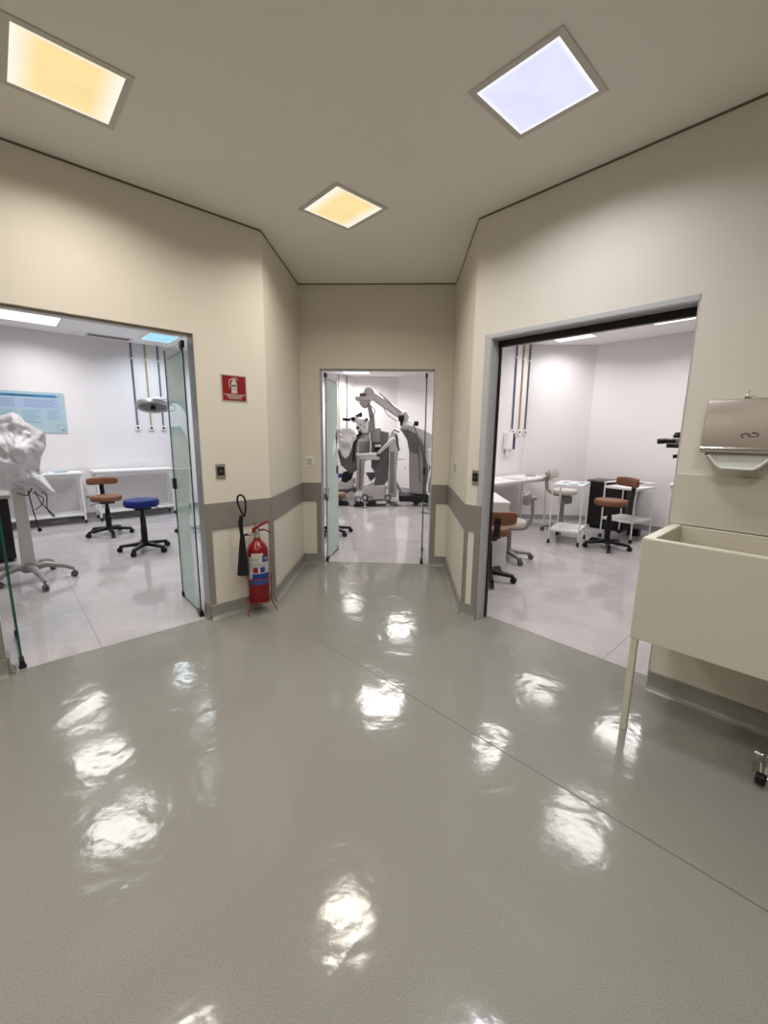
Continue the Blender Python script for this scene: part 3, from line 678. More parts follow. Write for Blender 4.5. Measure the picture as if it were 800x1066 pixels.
MB().lathe([(.026, .620), (.026, .655), (.018, .66), (.016, .690)], n=16).tube([(-.01, 0, .652), (-.075, 0, .652)], .012, 10).tube([(0, -.01, .66), (0, -.035, .66)], .010, 10).build('valve', 'chrome', e)
b = MB().beam((-.035, 0, .688), (.10, -.005, .738), .026, .012).beam((-.03, 0, .672), (.06, -.004, .674), .026, .011).beam((.06, -.004, .674), (.108, -.006, .648), .026, .011).box(-.035, .02, -.012, .012, .664, .694)
b.tube([(-.01, -.01, .70), (-.03, -.02, .745)], .004, 6)
b.build('handle', 'red', e, .003)
hz = [(-.125+ x, 0, z) for x, z in ((.05, .652), (0, .652))]
MB().tube([(-.075, 0, .652), (-.11, -.005, .655), (-.125, -.008, .67)], .009, 8).tube([(-.126, -.01, .63), (-.128, -.01, .69), (-.132, -.01, .75), (-.122, -.01, .81)], [.012, .014, .018, .013], 10).build('hose_coupling', 'black', e)
lp = []
for i in range(25):
    a = -PI/2+2*PI*i/24
    q = .5+.5*math.sin(a)
    lp.append((-.112+(.012+.030*q)*math.cos(a)-.012*math.sin(a), -.012, .885+.083*math.sin(a)))
MB().tube(lp, .0075, 8).build('hose', 'black', e)
MB().tube([(-.122, -.01, .66), (-.125, -.01, .60), (-.131, -.012, .40), (-.133, -.012, .345)], [.016, .022, .040, .044], 18).build('discharge_horn', 'black', e)
def wrap(parent, name, m, a0, a1, za, zb, r, tilt=0, n=14):
    b = MB(); vs = []
    for i in range(n+1):
        a = a0+(a1-a0)*i/n
        for z in (za, zb): vs.append(b.bm.verts.new((r*math.cos(a), r*math.sin(a), z+tilt*(i/n-.5))))
    for i in range(n): b.bm.faces.new((vs[2*i], vs[2*i+2], vs[2*i+3], vs[2*i+1]))
    return b.build(name, m, parent)
fa = math.radians(-113)   # the side turned to the doorway viewer
rr = lambda d: fa+math.radians(d)
wrap(e, 'paper_label', 'label_white', rr(-62), rr(62), .27, .475, R+.0012)
wrap(e, 'paper_label', 'label_white', rr(-38), rr(25), .475, .508, R+.0012)
wrap(e, 'blue_label', 'blue_print', rr(-36), rr(64), .295, .345, R+.002); wrap(e, 'blue_label', 'blue_mid', rr(-58), rr(64), .255, .293, R+.002)
wrap(e, 'class_square', 'blue_print', rr(20), rr(58), .435, .485, R+.002, n=6)
wrap(e, 'class_square', 'sign_red', rr(-30), rr(-4), .352, .395, R+.002, n=6); wrap(e, 'class_square', 'blue_print', rr(8), rr(34), .352, .395, R+.002, n=6)
b = MB()
o = None
for k, z in enumerate((.465, .452, .428, .415, .402)):
    o = wrap(e, 'label_print', 'ink_grey', rr(-54), rr([8, 2, 12, 40, 30][k]), z-.002, z+.002, R+.0022, n=8)
for k, ch in enumerate('PQS'):
    a = rr(31+9*k); text(ch, .024, 'label_white', e, ((R+.003)*math.cos(a), (R+.003)*math.sin(a), .462), (PI/2, 0, a+PI/2))
s = thing('extinguisher_stand', 'thin red wire tripod stand holding the fire extinguisher', 'stand', LF, -.186, -.112)
ring = lambda r, z: [(r*math.cos(2*PI*i/28), r*math.sin(2*PI*i/28), z) for i in range(28)]
MB().tube(ring(R+.012, .110), .004, 6, closed=True).build('lower_ring', 'red', s); MB().tube(ring(R+.014, .300), .004, 6, closed=True).build('upper_ring', 'red', s)
b = MB()
for k in range(2):
    a = k*PI/2+.4; b.tube([(-.09*math.cos(a), -.09*math.sin(a), .094), (.09*math.cos(a), .09*math.sin(a), .094)], .003, 6)
b.build('cross_wire', 'red', s)
for (x, y) in ((-.122, -.042), (.115, -.076), (.012, .074)):
    q = math.hypot(x, y); ux, uy = x/q*(R+.013), y/q*(R+.013)
    MB().tube([(ux, uy, .300), (ux, uy, .11), (ux*1.01, uy*1.01, .09), (x, y, .004)], .004, 6).build('leg', 'red', s)
sg = thing('extinguisher_sign', 'square red fire extinguisher sign on the left wall', 'sign', LF, -.262, 0, 1.655)
MB().box(-.098, .098, -.004, -.0005, 0, .195).build('sign_border', 'label_white', sg, .001)
MB().box(-.089, .089, -.006, -.004, .009, .186).build('sign_panel', 'sign_red', sg)
MB().prism([(-.022, .062), (.020, .062), (.020, .13), (.012, .148), (-.014, .148), (-.022, .13)], -.0075, -.006, 'y').box(-.014, .012, -.0075, -.006, .15, .160).build('extinguisher_picture', 'label_white', sg)
MB().tube([(-.012, -.0068, .163), (-.028, -.0068, .16), (-.036, -.0068, .145), (-.038, -.0068, .10)], .003, 5).tube([(-.012, -.0068, .166), (.012, -.0068, .17), (.030, -.0068, .158)], .003, 5).build('hose_picture', 'label_white', sg)
MB().box(-.018, .014, -.0085, -.0075, .108, .122).box(-.018, .016, -.0085, -.0075, .088, .092).build('picture_detail', 'ink', sg)
b = MB().box(-.085, .085, -.007, -.006, .050, .0535)
for k, (w_, z) in enumerate(((.06, .040), (.052, .030), (.044, .021))):
    x = -w_
    while x < w_: b.box(x, x+.012, -.007, -.006, z, z+.0055); x += .016
b.build('small_print', 'label_white', sg)
for x in (-.09, .09):
    for z in (.008, .187): MB().lathe([(.003, 0), (.003, .002)], n=8, cx=x, cy=-.005, cz=z).build('screw', 'steel', sg)

# ------------------------------------------------------------------ sink, backsplash, dispenser
t = thing('trough_sink', 'deep cream trough sink on thin square legs at right wall', 'sink', RF, 1.36, 0)
L_, dp, zt, zb = 1.3, .5, .975, .488; th = .045
b = MB().box(0, L_, -dp, -dp+.03, zb, zt).box(0, th, -dp+.03, -.001, zb, zt).box(L_-th, L_, -dp+.03, -.001, zb, zt).box(th, L_-th, -dp+.03, -.001, zb, zb+.12).box(th, L_-th, -.03, -.001, zb+.12, zt)
b.build('basin', 'sink', t, .003)
MB().box(.002, L_-.002, -dp+.002, -dp+.028, zt, zt+.003).box(.002, th-.002, -dp+.028, -.001, zt, zt+.003).build('rim', 'sink_rim', t, .001)
MB().box(th+.001, L_-th-.001, -.033, -.030, zb+.12, zt-.02).build('basin_lining', 'sink_in', t)
for x in (.018, L_-.03): MB().box(x-.015, x+.013, -dp+.004, -dp+.030, 0, zb).build('leg', 'sink', t, .002)
MB().tube([(.52, -.22, zb), (.52, -.22, .30)], .022, 12).tube([(.52, -.22, .34), (.52, -.22, .24), (.52, -.16, .2), (.52, -.1, .24), (.52, -.04, .25)], .018, 12).build('drain_trap', 'chrome', t)
bs = MB().box(1.346, 2.66, -.014, -.001, .980, 1.245).build('backsplash', 'sink', None, .002); place(bs, RF, 0, 0); tag(bs, 'cream splashback panel on the wall behind the trough sink', 'splashback')
# foot tap
t = thing('foot_tap', 'chrome foot-operated tap valve on the floor under the sink', 'tap', RF, 1.905, -.36)
MB().box(-.05, .05, -.03, .06, 0, .012).build('floor_plate', 'chrome', t, .002)
MB().tube([(0, .02, .01), (0, .02, .13)], .015, 12).tube([(-.04, .02, .08), (.05, .02, .08)], .012, 10).tube([(-.04, .02, .08), (-.055, .02, .08)], .018, 10).build('valve_body', 'chrome', t)
MB().tube([(0, .02, .13), (.0, .02, .48)], .008, 8).build('riser', 'chrome', t)
MB().tube([(-.02, -.005, .10), (-.025, -.05, .085), (-.02, -.07, .05)], .006, 8).build('pedal_arm', 'chrome', t)
MB().pad((-.018, -.082, .035), (.018, .022, .022), .5).build('pedal', 'black', t)
# towel dispenser
t = thing('paper_towel_dispenser', 'brushed steel paper towel dispenser on wall above the sink', 'paper towel dispenser', RF, 1.452, 0, 1.36)
DWd = .30
side = [(0, .25), (-.075, .25), (-.085, .235), (-.098, .165), (-.122, .03), (-.122, .012), (-.112, .0), (0, .0)]
MB().prism(side, 0, DWd, 'x').build('housing', 'steel', t, .004)
MB().prism([(-.124, .004), (-.126, .018), (-.120, .034), (-.118, .034), (-.118, .004)], .002, DWd-.002, 'x').build('front_lip', 'chrome', t)
MB().box(.02, DWd-.02, -.10, -.03, -.012, 0).build('outlet_tray', 'machine_grey', t)
b = MB()
top_ = [(.035+.23*i/12, -.004) for i in range(13)]
for s0, s1, m_ in ((0, 1, 0),):
    vs = []
    for i in range(13):
        x = .035+.23*i/12; q = min(1, math.sin(PI*i/12)*1.6)
        vs.append((b.bm.verts.new((x, -.10, -.004)), b.bm.verts.new((x, -.098-.012*q, -.006-.062*q)), b.bm.verts.new((x, -.085, -.004-.045*q))))
    for i in range(12):
        for k in range(2): b.bm.faces.new((vs[i][k], vs[i+1][k], vs[i+1][k+1], vs[i][k+1]))
b.build('paper_towel', 'towel', t)
MB().tube([(.035+.23*i/12, -.112, -.008-.062*min(1, math.sin(PI*i/12)*1.6)) for i in range(13)], .006, 6).build('paper_fold', 'paper', t)
b = MB(); b.tube([(.163+.016*math.cos(a), -.1140, .082+.010*math.sin(a)) for a in [PI*.1+i*PI*1.3/10 for i in range(11)]], .0032, 6)
b.tube([(.188+.018*math.cos(a), -.1135, .086+.009*math.sin(a)) for a in [-PI*.9+i*PI*1.5/10 for i in range(11)]], .0032, 6); b.build('emblem', 'machine_grey', t)
MB().lathe([(.002, .13), (.0035, .131), (.002, .133)], n=8, cx=.185, cy=-.1).build('rivet', 'steel', t)
o = MB().tube([(0, 0, 0), (.0, -.02, .004), (.004, -.03, .02), (.010, -.032, .026)], .003, 6).tube([(0, -.012, .002), (.03, -.02, .0)], .003, 6).tube([(0, 0, -.004), (0, -.004, -.004)], .012, 10).build('wall_hook', 'chrome')
place(o, RF, 1.585, -.001, 1.622); tag(o, 'tiny chrome hook on the wall above the towel dispenser', 'hook')

# ------------------------------------------------------------------ left room: examination lamp, draped microscope
t = thing('examination_lamp', 'round silver examination lamp with hoop handle, left room', 'lamp', LF, .36, 3.05)
hd = Vector((-.47, -.25, 1.745)); RT = Matrix.Rotation(math.radians(-17), 3, 'X') @ Matrix.Rotation(math.radians(5), 3, 'Y')
MB().lathe([(.16, -.012), (.178, -.03), (.186, -.01), (.182, .03), (.13, .06), (.03, .07)], hd.x, hd.y, 40, hd.z, RT).build('lamp_head', 'alu', t)
MB().lathe([(.002, -.014), (.15, -.014), (.15, -.010), (.002, -.010)], hd.x, hd.y, 36, hd.z, RT).build('lamp_lens', 'lens', t)
MB().lathe([(.03, -.05), (.03, -.014)], hd.x, hd.y, 14, hd.z, RT).build('handle_knob', 'black', t)
MB().tube([hd+RT@Vector((.14+.12*math.sin(a), .13*math.cos(a), -.005)) for a in [i*PI/12 for i in range(13)]], .007, 8).build('hoop_handle', 'chrome', t)
MB().tube([hd+Vector((0, 0, .05)), hd+Vector((.05, .03, .10)), (0, 0, 1.86), (0, 0, 1.70)], .014, 10).build('arm', 'white', t)
MB().tube([(0, 0, .08), (0, 0, 1.72)], .018, 12).build('pole', 'white', t)
b = MB()
for k in range(5):
    a = 2*PI*k/5; b.beam((0, 0, .09), (.24*math.cos(a), .24*math.sin(a), .06), .035, .025)
bs = b.build('base', 'grey_plastic', t, .004)
for k in range(5): caster(bs, .24*math.cos(2*PI*k/5), .24*math.sin(2*PI*k/5))

t = thing('draped_microscope', 'mobile microscope stand covered with a crumpled white plastic sheet', 'microscope', LF, -1.52, 1.95)
b = MB()
for (x, y) in ((.085, -.40), (.335, -.08), (-.22, -.05), (-.33, .20), (.20, .33)):
    b.tube([(0, 0, .13), (x*.4, y*.4, .155), (x*.8, y*.8, .12), (x, y, .085)], [.034, .030, .022, .018], 8)
b.lathe([(.05, .10), (.06, .12), (.06, .16), (.04, .20)], n=16)
bs = b.build('base', 'machine_mid', t)
for (x, y) in ((.085, -.40), (.335, -.08), (-.22, -.05), (-.33, .20), (.20, .33)): caster(bs, x, y, .03, 'wheel')
MB().prism([(-.05, .15), (.055, .15), (.045, .9), (-.04, .9)], -.035, .035).build('column', 'machine', t, .008)
MB().box(-.30, -.065, -.14, -.08, 1.585, 1.66).build('monitor', 'white', t, .006)
MB().tube([(-.15, -.1, 1.45), (-.15, -.1, 1.6)], .012, 8).build('monitor_post', 'machine_grey', t)
# sheet outline in the plane v=0 of the stand, (u, z)
S0 = [(-.42, 1.50), (-.10, 1.53), (.045, 1.585), (.09, 1.56), (.12, 1.50), (.19, 1.455), (.245, 1.42), (.255, 1.36), (.245, 1.27), (.20, 1.18), (.175, 1.05), (.21, .98), (.255, .88), (.29, .80), (.27, .79), (.14, .835), (.02, .86), (-.07, .885), (-.15, .92), (-.42, .95)]
def crumple(name, m, outline, ctr, depth, parent, rings=12, seed=3, amp=.03):
    rnd = random.Random(seed)
    from mathutils import noise
    # densify the outline
    O = []
    for i in range(len(outline)):
        p, q = outline[i], outline[(i+1) % len(outline)]
        for k in range(8): O.append((p[0]+(q[0]-p[0])*k/8, p[1]+(q[1]-p[1])*k/8))
    b = MB(); n = len(O); faces = []
    for side in (-1, 1):
        prev = None
        for i in range(rings, -1, -1):
            t_ = i/rings; ring_ = []
            for (x, z) in O:
                X = ctr[0]+(x-ctr[0])*t_; Z = ctr[1]+(z-ctr[1])*t_
                d = depth*max(0, 1-t_**1.6)
                nn = noise.noise(Vector((X*6, Z*6+side*9, seed)))+.5*noise.noise(Vector((X*17, Z*9, seed+4)))
                rid = abs(noise.noise(Vector((X*5+Z*3, Z*4-X*2, seed+9))))+.5*abs(noise.noise(Vector((X*11-Z*6, Z*9+X*4, seed+2))))+.35*abs(noise.noise(Vector((X*24+Z*10, Z*15, seed+6))))
                ring_.append(b.bm.verts.new((X, side*(d+amp*(nn-2.2*rid)*min(1, (1-t_)*5)), Z)))
            if prev:
                for j in range(n): b.bm.faces.new((prev[j], prev[(j+1) % n], ring_[(j+1) % n], ring_[j]))
            prev = ring_
    bmesh.ops.remove_doubles(b.bm, verts=b.bm.verts, dist=.0005)
    return b.build(name, m, parent)
crumple('plastic_cover', 'sheet', S0, (-.02, 1.20), .15, t, rings=20, amp=.036)
for pts in ([(-.01, -.04, .86), (.06, -.08, .84), (.10, -.06, .90)],
            [(.12, -.04, .87), (.15, -.06, .76), (.20, -.06, .68), (.235, -.06, .63), (.225, -.06, .62), (.19, -.06, .70), (.20, -.05, .82), (.17, -.04, .86)],
            [(.10, -.05, .86), (.17, -.07, .80), (.15, -.08, .74), (.10, -.08, .70)]):
    MB().tube(sm(pts), .0048, 6).build('cable', 'black', t)
MB().tube([(.07, -.05, .88), (.085, -.07, .70), (.10, -.07, .58), (.108, -.07, .52), (.110, -.07, .519), (.118, -.07, .49)], [.005, .005, .005, .005, .016, .016], 8).build('plug_cable', 'black', t)

# ------------------------------------------------------------------ right room: microscope beyond the wall edge
t = thing('floor_microscope', 'binocular microscope head with black eyepieces emerging behind the wall edge', 'microscope', RF, 1.30, 2.1)
b = MB()
for k in range(4):
    a = PI/4+k*PI/2; b.beam((0, 0, .08), (.28*math.cos(a), .28*math.sin(a), .06), .06, .04)
bs = b.build('base', 'machine', t, .01)
for k in range(4): a = PI/4+k*PI/2; caster(bs, .28*math.cos(a), .28*math.sin(a))
MB().tube([(0, 0, .08), (0, 0, 1.55)], .035, 16).build('column', 'machine', t)
MB().beam((0, 0, 1.52), (-.28, 0, 1.50), .07, .07).build('arm', 'machine', t, .01)
MB().box(-.42, -.27, -.05, .05, 1.30, 1.46).box(-.50, -.42, -.04, .04, 1.365, 1.43).build('head', 'machine_mid', t, .012)
for y in (-.045, .035): 
    MB().tube([(-.46, y, 1.405), (-.53, y-.01, 1.40), (-.535, y-.01, 1.40), (-.60, y-.012, 1.395)], [.016, .018, .025, .025], 14).build('eyepiece', 'black', t)
MB().tube([(-.42, -.06, 1.36), (-.52, -.06, 1.36)], .024, 12).tube([(-.40, 0, 1.30), (-.40, 0, 1.26)], .03, 14).tube([(-.38, 0, 1.27), (-.47, -.02, 1.255)], .018, 12).build('focus_knob', 'black', t)
MB().lathe([(.03, 1.43), (.035, 1.45), (.02, 1.48)], -.46, 0, 14).build('top_knob', 'black', t)

# ------------------------------------------------------------------ back room: three microscopes
def P(pts, Y): return [xz(p, q, Y) for p, q in pts]
def slab(parent, name, m, pts, Y, d, x0, bevel=.012, y=0):
    "profile taken at depth Y, relative to the root's x, extruded by d about local y"
    return MB().prism([(p-x0, q) for p, q in P(pts, Y)], y-d/2, y+d/2).build(name, m, parent, bevel)
def at(px, py, Y, x0, y=0):
    p = xz(px, py, Y); return (p[0]-x0, y, p[1])
# (1) large grey arched stand at right
Y1 = 8.75; X1 = .28
t = thing('surgical_microscope', 'tall surgical microscope with dark grey arched column and long white arm', 'microscope', W, X1, Y1)
slab(t, 'column', 'machine_mid', [(417.5, 447), (420, 449), (424, 458), (426, 470), (426.5, 512), (440, 514), (441, 500), (441, 475), (438, 463), (432, 453), (425, 447.5)], Y1, .42, X1, .02)
slab(t, 'column_shell', 'machine_grey', [(416, 446), (425, 446.5), (433, 451), (439, 461), (443, 474), (445, 490), (444.5, 514), (440.5, 514), (441, 490), (440, 476), (437, 464), (431, 455), (424, 449.5), (418, 449)], Y1, .46, X1, .012)
slab(t, 'inner_shell', 'machine_grey', [(417.5, 447.5), (424, 449.5), (431, 456), (436, 466), (437, 473), (427, 470), (424, 458)], Y1, .44, X1, .012, y=-.0)
slab(t, 'cover', 'machine', [(418, 441), (424, 441), (432, 444), (441, 447), (449, 452), (452, 470), (452, 514), (445.5, 514), (445, 475), (439, 460), (433, 450), (425, 446), (418, 446)], Y1, .40, X1, .012, y=.08)
slab(t, 'shoulder', 'machine', [(418, 431), (423, 427), (426, 434), (424, 441), (427, 447), (418, 447), (417, 440)], Y1, .20, X1, .015)
a0 = Vector(at(421, 434, Y1, X1)); a1 = Vector(at(385, 409.5, Y1, X1))
MB().beam(a0, a1, .17, .17, .17, .17).build('arm', 'machine', t, .03, seg=3)
MB().beam(a0+Vector((-.08, -.087, .085)), a1+Vector((.20, -.087, .0)), .006, .03).build('arm_groove', 'machine_mid', t)
MB().tube([a1+Vector((0, -.10, 0)), a1+Vector((0, .10, 0))], .115, 20).build('elbow', 'machine', t, .012)
k = Vector(at(380, 416, Y1, X1))
MB().lathe([(.11, .03), (.11, -.03)], k.x, k.y, 20, k.z+.09).build('swivel', 'machine_grey', t)
MB().box(k.x-.18, k.x+.14, -.13, .13, k.z-.03, k.z+.05).build('bracket', 'machine', t, .012)
MB().lathe([(.12, -.04), (.11, -.10), (.06, -.17), (.03, -.19)], k.x, k.y, 20, k.z+.02).build('dome', 'machine', t)
slab(t, 'lower_arm', 'machine_mid', [(383, 424), (386, 421), (390, 434), (391, 450), (385, 450), (385, 436)], Y1, .14, X1, .012)
b0 = at(418, 435, Y1, X1); MB().pad((b0[0], -.1, b0[2]-.01), (.06, .05, .07), .5).tube([(b0[0], -.1, b0[2]-.05), (b0[0]+.01, -.1, b0[2]-.16)], .03, 10).build('joint_knob', 'black', t)
MB().tube(sm([at(425, 439, Y1, X1, -.15), at(431, 444, Y1, X1, -.25), at(434, 455, Y1, X1, -.26), at(436, 480, Y1, X1, -.26), at(437, 500, Y1, X1, -.26)]), .012, 6).build('cable', 'machine_grey', t)
MB().tube(sm([at(384, 420, Y1, X1, -.12), at(391, 428, Y1, X1, -.14), at(387, 436, Y1, X1, -.12)]), .010, 6).build('cable', 'machine_grey', t)
MB().tube(sm([at(400, 425, Y1, X1, -.12), at(404, 432, Y1, X1, -.12), at(414, 439, Y1, X1, -.12)]), .008, 6).build('cable', 'machine_grey', t)
MB().pad(at(433.5, 441, Y1, X1), (.05, .06, .05), .5).build('top_knob', 'black', t)
bs = slab(t, 'base', 'black', [(415, 514), (450, 514), (453, 522), (446, 523), (440, 520), (433, 523), (428, 520), (416, 520)], Y1, .62, X1, .015)
for px in (420, 449):
    p = at(px, 524, Y1-.25, X1, -.26)
    MB().tube([(p[0], -.30, .09), (p[0], -.22, .09)], .09, 20).build('caster', 'machine', bs); 
# (2) middle unit with monitor and tray arm
Y2 = 9.3; X2 = -.5
t = thing('ophthalmic_microscope', 'microscope unit with a dark monitor and white tray arm, centre of back room', 'microscope', W, X2, Y2)
slab(t, 'side_column', 'machine', [(404, 456), (408, 449), (413, 450), (416, 458), (415, 470), (413, 490), (413, 517), (405, 517), (404, 495), (406, 475)], Y2, .22, X2, .012)
slab(t, 'column_panel', 'machine_mid', [(406.5, 470), (411, 470), (410.5, 512), (406, 512)], Y2, .01, X2, .0, y=-.118)
slab(t, 'dark_body', 'machine_grey', [(386, 446), (405, 450), (405, 480), (404, 500), (396, 508), (389, 507), (392, 494), (387, 486), (387, 465)], Y2, .34, X2, .015, y=.06)
slab(t, 'monitor', 'machine_grey', [(387, 446), (397, 446), (397, 461), (387, 461)], Y2-.15, .05, X2, .008, y=-.22)
slab(t, 'monitor_screen', 'machine_mid', [(388, 447.2), (396, 447.2), (396, 459.8), (388, 459.8)], Y2-.15, .004, X2, .0, y=-.248)
slab(t, 'control_panel', 'black', [(390, 462), (398, 462), (398, 470), (391, 470)], Y2, .06, X2, .005, y=-.16)
MB().box(at(391, 464, Y2, X2)[0], at(397.5, 464, Y2, X2)[0], -.196, -.19, at(391, 465, Y2, X2)[2], at(391, 462.5, Y2, X2)[2]).build('display', 'paper', t)
p0 = Vector(at(411, 456, Y2, X2, -.2)); p1 = Vector(at(394, 472, Y2, X2, -.22))
MB().beam(p0, p1, .08, .09, .08, .07).build('tray_arm', 'machine', t, .02)
MB().tube([at(393, 473, Y2, X2, -.22), at(374, 473.5, Y2, X2, -.24)], [.055, .035], 12).tube([at(374.5, 473, Y2, X2, -.24), at(372.5, 473, Y2, X2, -.24)], .045, 12).build('tray', 'machine', t)
slab(t, 'tray_plate', 'machine', [(377, 475), (396, 475), (396, 478), (377, 477.5)], Y2, .22, X2, .008, y=-.2)
MB().tube([at(413, 452, Y2, X2, -.14), at(414, 462, Y2, X2, -.16), at(416, 469, Y2, X2, -.16)], .016, 8).tube([at(408, 451, Y2, X2, -.14), at(411, 448, Y2, X2, -.14), at(416, 450, Y2, X2, -.14)], .014, 8).build('black_handle', 'black', t)
MB().tube([at(412, 478, Y2, X2, -.12), at(421, 477.5, Y2, X2, -.14)], .010, 8).build('hook_rod', 'machine', t)
bs = slab(t, 'base', 'machine', [(377, 513), (380, 507), (388, 503), (392, 505), (401, 504), (402, 514), (400, 518), (385, 519), (378, 517)], Y2, .50, X2, .015, y=-.02)
slab(t, 'rear_box', 'machine_grey', [(381, 492), (391, 492), (391, 497), (386, 501)], Y2+.2, .2, X2, .01, y=.25)
for px, yy in ((381.5, -.30), (404.5, -.26)):
    x = at(px, 517, Y2, X2)[0]
    cs = MB().tube([(x, yy-.035, .075), (x, yy+.035, .075)], .075, 20).build('caster', 'wheel', bs)
    MB().tube([(x, yy-.042, .075), (x, yy-.036, .075)], .045, 16).build('hub_cap', 'machine', cs)
MB().tube([at(408, 495, Y2, X2, .1), at(414, 505, Y2, X2, .0), at(420, 516, Y2, X2, -.1)], .03, 8).build('rear_foot', 'machine_mid', t)
# (3) left unit with draped cloth and binocular head
Y3 = 9.75; X3 = -1.0
t = thing('binocular_microscope', 'microscope unit with black eyepieces and a draped white cloth, left in back room', 'microscope', W, X3, Y3)
slab(t, 'column', 'machine', [(372.5, 462), (374, 455), (383, 449), (386, 450), (386, 478), (380, 480), (378, 510), (371.5, 511), (372, 480)], Y3, .26, X3, .012)
slab(t, 'column_groove', 'machine_mid', [(375, 478), (377, 478), (376.5, 508), (374.5, 508)], Y3, .01, X3, .0, y=-.137)
slab(t, 'panel', 'machine_mid', [(374.5, 460), (385, 459), (385, 474), (374.5, 474)], Y3, .01, X3, .0, y=-.137)
slab(t, 'dark_shell', 'machine_grey', [(366, 458), (373, 452), (382, 447), (374, 458), (372, 468), (371, 490), (366, 493), (356, 484), (353, 472), (356, 460)], Y3, .30, X3, .012)
MB().tube(sm([at(380, 449, Y3, X3, -.16), at(373, 454, Y3, X3, -.17), at(370, 465, Y3, X3, -.17), at(369, 480, Y3, X3, -.17)]), .018, 8).build('cable', 'black', t)
MB().tube(sm([at(350, 448, Y3, X3, -.1), at(352, 465, Y3, X3, -.1), at(356, 480, Y3, X3, -.1)]), .014, 8).build('cable', 'black', t)
slab(t, 'pedestal', 'black', [(358, 491), (369, 490), (366, 499), (361, 502), (356, 500)], Y3, .24, X3, .01)
slab(t, 'blue_panel', 'blue_print', [(348, 493), (358, 493), (358, 497), (348, 497)], Y3, .2, X3, .005)
bs = slab(t, 'base', 'machine', [(347, 502), (355, 501), (362, 502), (369, 497), (370, 503), (366, 508), (350, 509)], Y3, .44, X3, .015)
slab(t, 'lower_base', 'machine_grey', [(348, 509), (371, 508), (371, 512), (348, 513)], Y3, .40, X3, .01)
for px in (351, 367):
    x = at(px, 512, Y3, X3)[0]
    MB().tube([(x, -.27, .07), (x, -.20, .07)], .07, 18).build('caster', 'machine', bs)
hx = at(376, 440, Y3, X3)
slab(t, 'head', 'machine', [(373, 437), (380, 436), (384, 440), (384, 451), (375, 451), (372, 446)], Y3, .20, X3, .015, y=-.12)
slab(t, 'head_rear', 'machine_mid', [(383, 438), (386, 439), (386, 450), (383, 450)], Y3, .18, X3, .01, y=-.1)
slab(t, 'binocular_tube', 'machine', [(365, 435), (372, 434), (377, 437), (375, 441), (368, 439.5)], Y3, .14, X3, .012, y=-.16)
MB().tube([at(366, 437.5, Y3, X3, -.2), at(362.5, 437, Y3, X3, -.2), at(358.2, 436.6, Y3, X3, -.2)], [.03, .034, .03], 12).build('eyepiece', 'black', t)
MB().tube([at(371, 436, Y3, X3, -.24), at(367.5, 437, Y3, X3, -.24)], .045, 12).build('eyepiece', 'black', t)
slab(t, 'top_handle', 'black', [(371, 433), (377, 429.5), (378, 431), (378, 434), (375, 435), (375, 433), (373, 436)], Y3, .10, X3, .008, y=-.16)
for px, py in ((373.5, 445.5), (382.5, 437), (375.5, 450)):
    p = at(px, py, Y3, X3); MB().tube([(p[0]-.02, -.25, p[2]), (p[0]+.03, -.23, p[2])], .03, 12).build('knob', 'black', t)
for px, py in ((376.5, 442), (380.5, 444.5), (377, 448)):
    p = at(px, py, Y3, X3); MB().tube([(p[0], -.235, p[2]), (p[0], -.22, p[2])], .015, 8).build('port', 'black', t)
Oc = [(q[0]-X3, q[1]) for q in P([(352.5, 447), (356, 446), (362, 446.5), (367, 446), (370, 449), (372.5, 454), (372, 457), (369, 460), (367, 468), (364.5, 474), (361, 477), (358, 474), (355.5, 468), (353.5, 460), (351.5, 453)], Y3)]
cc = xz(361, 456, Y3)
dr = thing('draped_cloth', 'white cloth hanging over the left microscope in back room', 'cloth', W, X3, Y3-.22)
crumple('cloth', 'cloth', Oc, (cc[0]-X3, cc[1]), .06, dr, seed=11, amp=.03)
# post behind the cloth and the extra dark box
# foot pedals and cables on the floor
GF = 'foot pedals on the back room floor'
def pedal(label, x, y, w, rot, top='machine'):
    t = thing('foot_pedal', label, 'foot pedal', W, x, y, 0, rot, GF); t.scale = (1, 1, 1.35)
    MB().box(-w/2, w/2, -.10, .10, 0, .035).build('base_plate', 'black', t, .008)
    MB().prism([(-.09, .036), (.08, .036), (.08, .06), (-.09, .085)], -w/2+.05, -.01, 'x').build('treadle', 'black', t, .006)
    MB().prism([(-.09, .036), (.08, .036), (.08, .055), (-.09, .080)], .01, w/2-.02, 'x').build('treadle', top, t, .006)
    MB().tube([(-w/2+.02, 0, .03), (-w/2+.02, 0, .12), (-w/2+.12, 0, .14), (-w/2+.14, 0, .04)], .010, 8).build('carry_bar', 'black', t)
    return t
pedal('black foot pedal with white treadle, in front of the middle microscope', -.52, 8.42, .42, .05)
pedal('small black foot pedal left of the white-topped pedal', -.86, 8.36, .20, .0, 'black')
pedal('black foot pedal beside the frosted glass leaf', -1.22, 8.42, .28, -.1, 'black')
cb = MB().tube(sm([(-1.15, 8.50, .008), (-.95, 8.22, .008), (-.75, 8.12, .008), (-.45, 8.30, .008), (-.1, 8.36, .008), (.02, 8.45, .008)]), .009, 6).build('floor_cable', 'machine_grey'); tag(cb, 'grey cable snaking across the floor before the microscopes', 'cable')
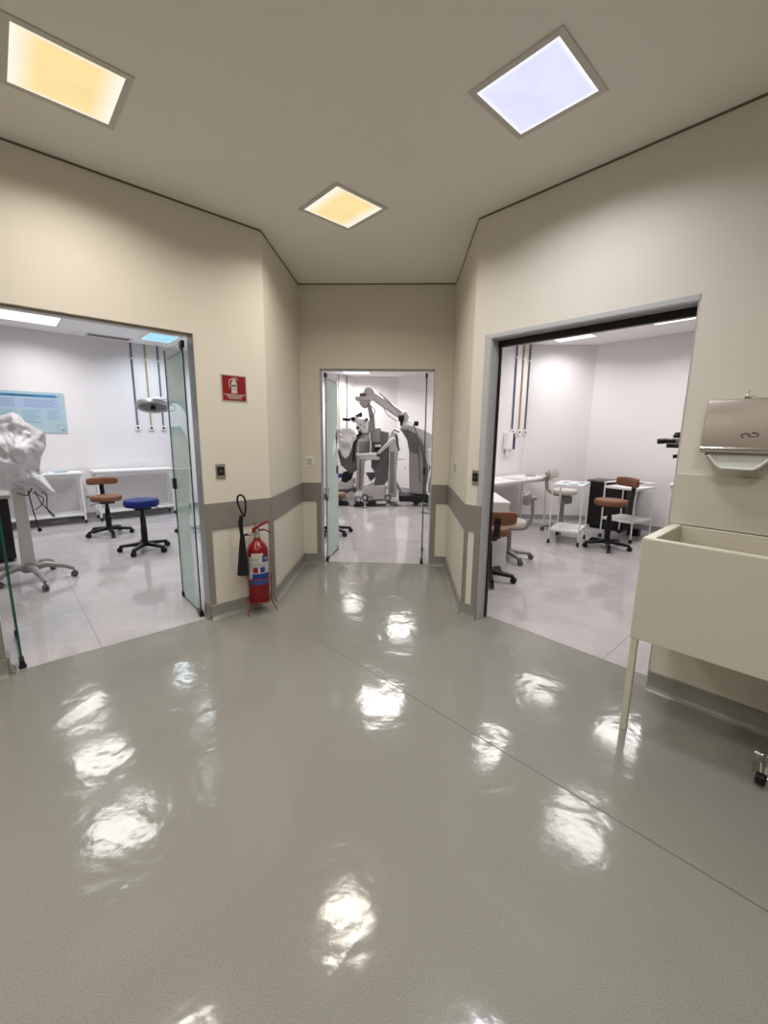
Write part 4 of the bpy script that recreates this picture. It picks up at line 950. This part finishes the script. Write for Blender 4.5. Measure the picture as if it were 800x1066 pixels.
cb = MB().tube(sm([(-.50, 8.75, .01), (-.36, 8.66, .01), (-.20, 8.85, .01), (-.24, 8.55, .01), (-.08, 8.47, .01), (-.14, 8.75, .01), (-.3, 8.95, .01)]), .010, 6).build('floor_cable', 'black'); tag(cb, 'tangled black cable between the two microscope bases', 'cable')
# white handpiece unit at the right jamb
t = thing('handpiece_unit', 'pale tank with a looping white hose behind the right door leaf', 'dental unit', W, .52, 7.75)
MB().lathe([(.03, .0), (.16, .0), (.16, .03), (.03, .05)], n=20).tube([(0, 0, .04), (0, 0, .95)], .03, 12).build('stand', 'machine_mid', t)
MB().pad((-.0, -.03, 1.03), (.07, .06, .16), .5).build('tank', 'machine', t)
MB().tube(sm([(-.02, -.09, .95), (.04, -.11, .75), (.05, -.11, .5), (.0, -.11, .36), (-.06, -.11, .42), (-.04, -.1, .65), (.02, -.09, .88)]), .016, 8).build('hose', 'white', t)

# ------------------------------------------------------------------ world, camera
w = bpy.data.worlds.new('world'); bpy.context.scene.world = w; w.use_nodes = True
w.node_tree.nodes['Background'].inputs[0].default_value = (.9, .92, 1, 1); w.node_tree.nodes['Background'].inputs[1].default_value = .15
cd = bpy.data.cameras.new('camera'); cam = bpy.data.objects.new('camera', cd); COL.objects.link(cam)
cd.sensor_fit = 'HORIZONTAL'; cd.sensor_width = 36; cd.lens = FPX*36/800; cd.clip_start = .02
fw = Vector((-math.sin(YAW)*math.cos(PIT), math.cos(YAW)*math.cos(PIT), -math.sin(PIT)))
r0 = Vector((math.cos(YAW), math.sin(YAW), 0)); u0 = r0.cross(fw)
rt = r0*math.cos(ROL)-u0*math.sin(ROL); up = r0*math.sin(ROL)+u0*math.cos(ROL)
cam.matrix_world = Matrix(((rt.x, up.x, -fw.x, 0), (rt.y, up.y, -fw.y, 0), (rt.z, up.z, -fw.z, CH), (0, 0, 0, 1)))
sc = bpy.context.scene; sc.camera = cam
sc.view_settings.view_transform = 'Standard'; sc.view_settings.look = 'None'; sc.view_settings.exposure = 0
sc.cycles.max_bounces = 8; sc.cycles.diffuse_bounces = 5; sc.cycles.transparent_max_bounces = 16
sc.cycles.use_denoising = True; sc.cycles.sample_clamp_indirect = 6
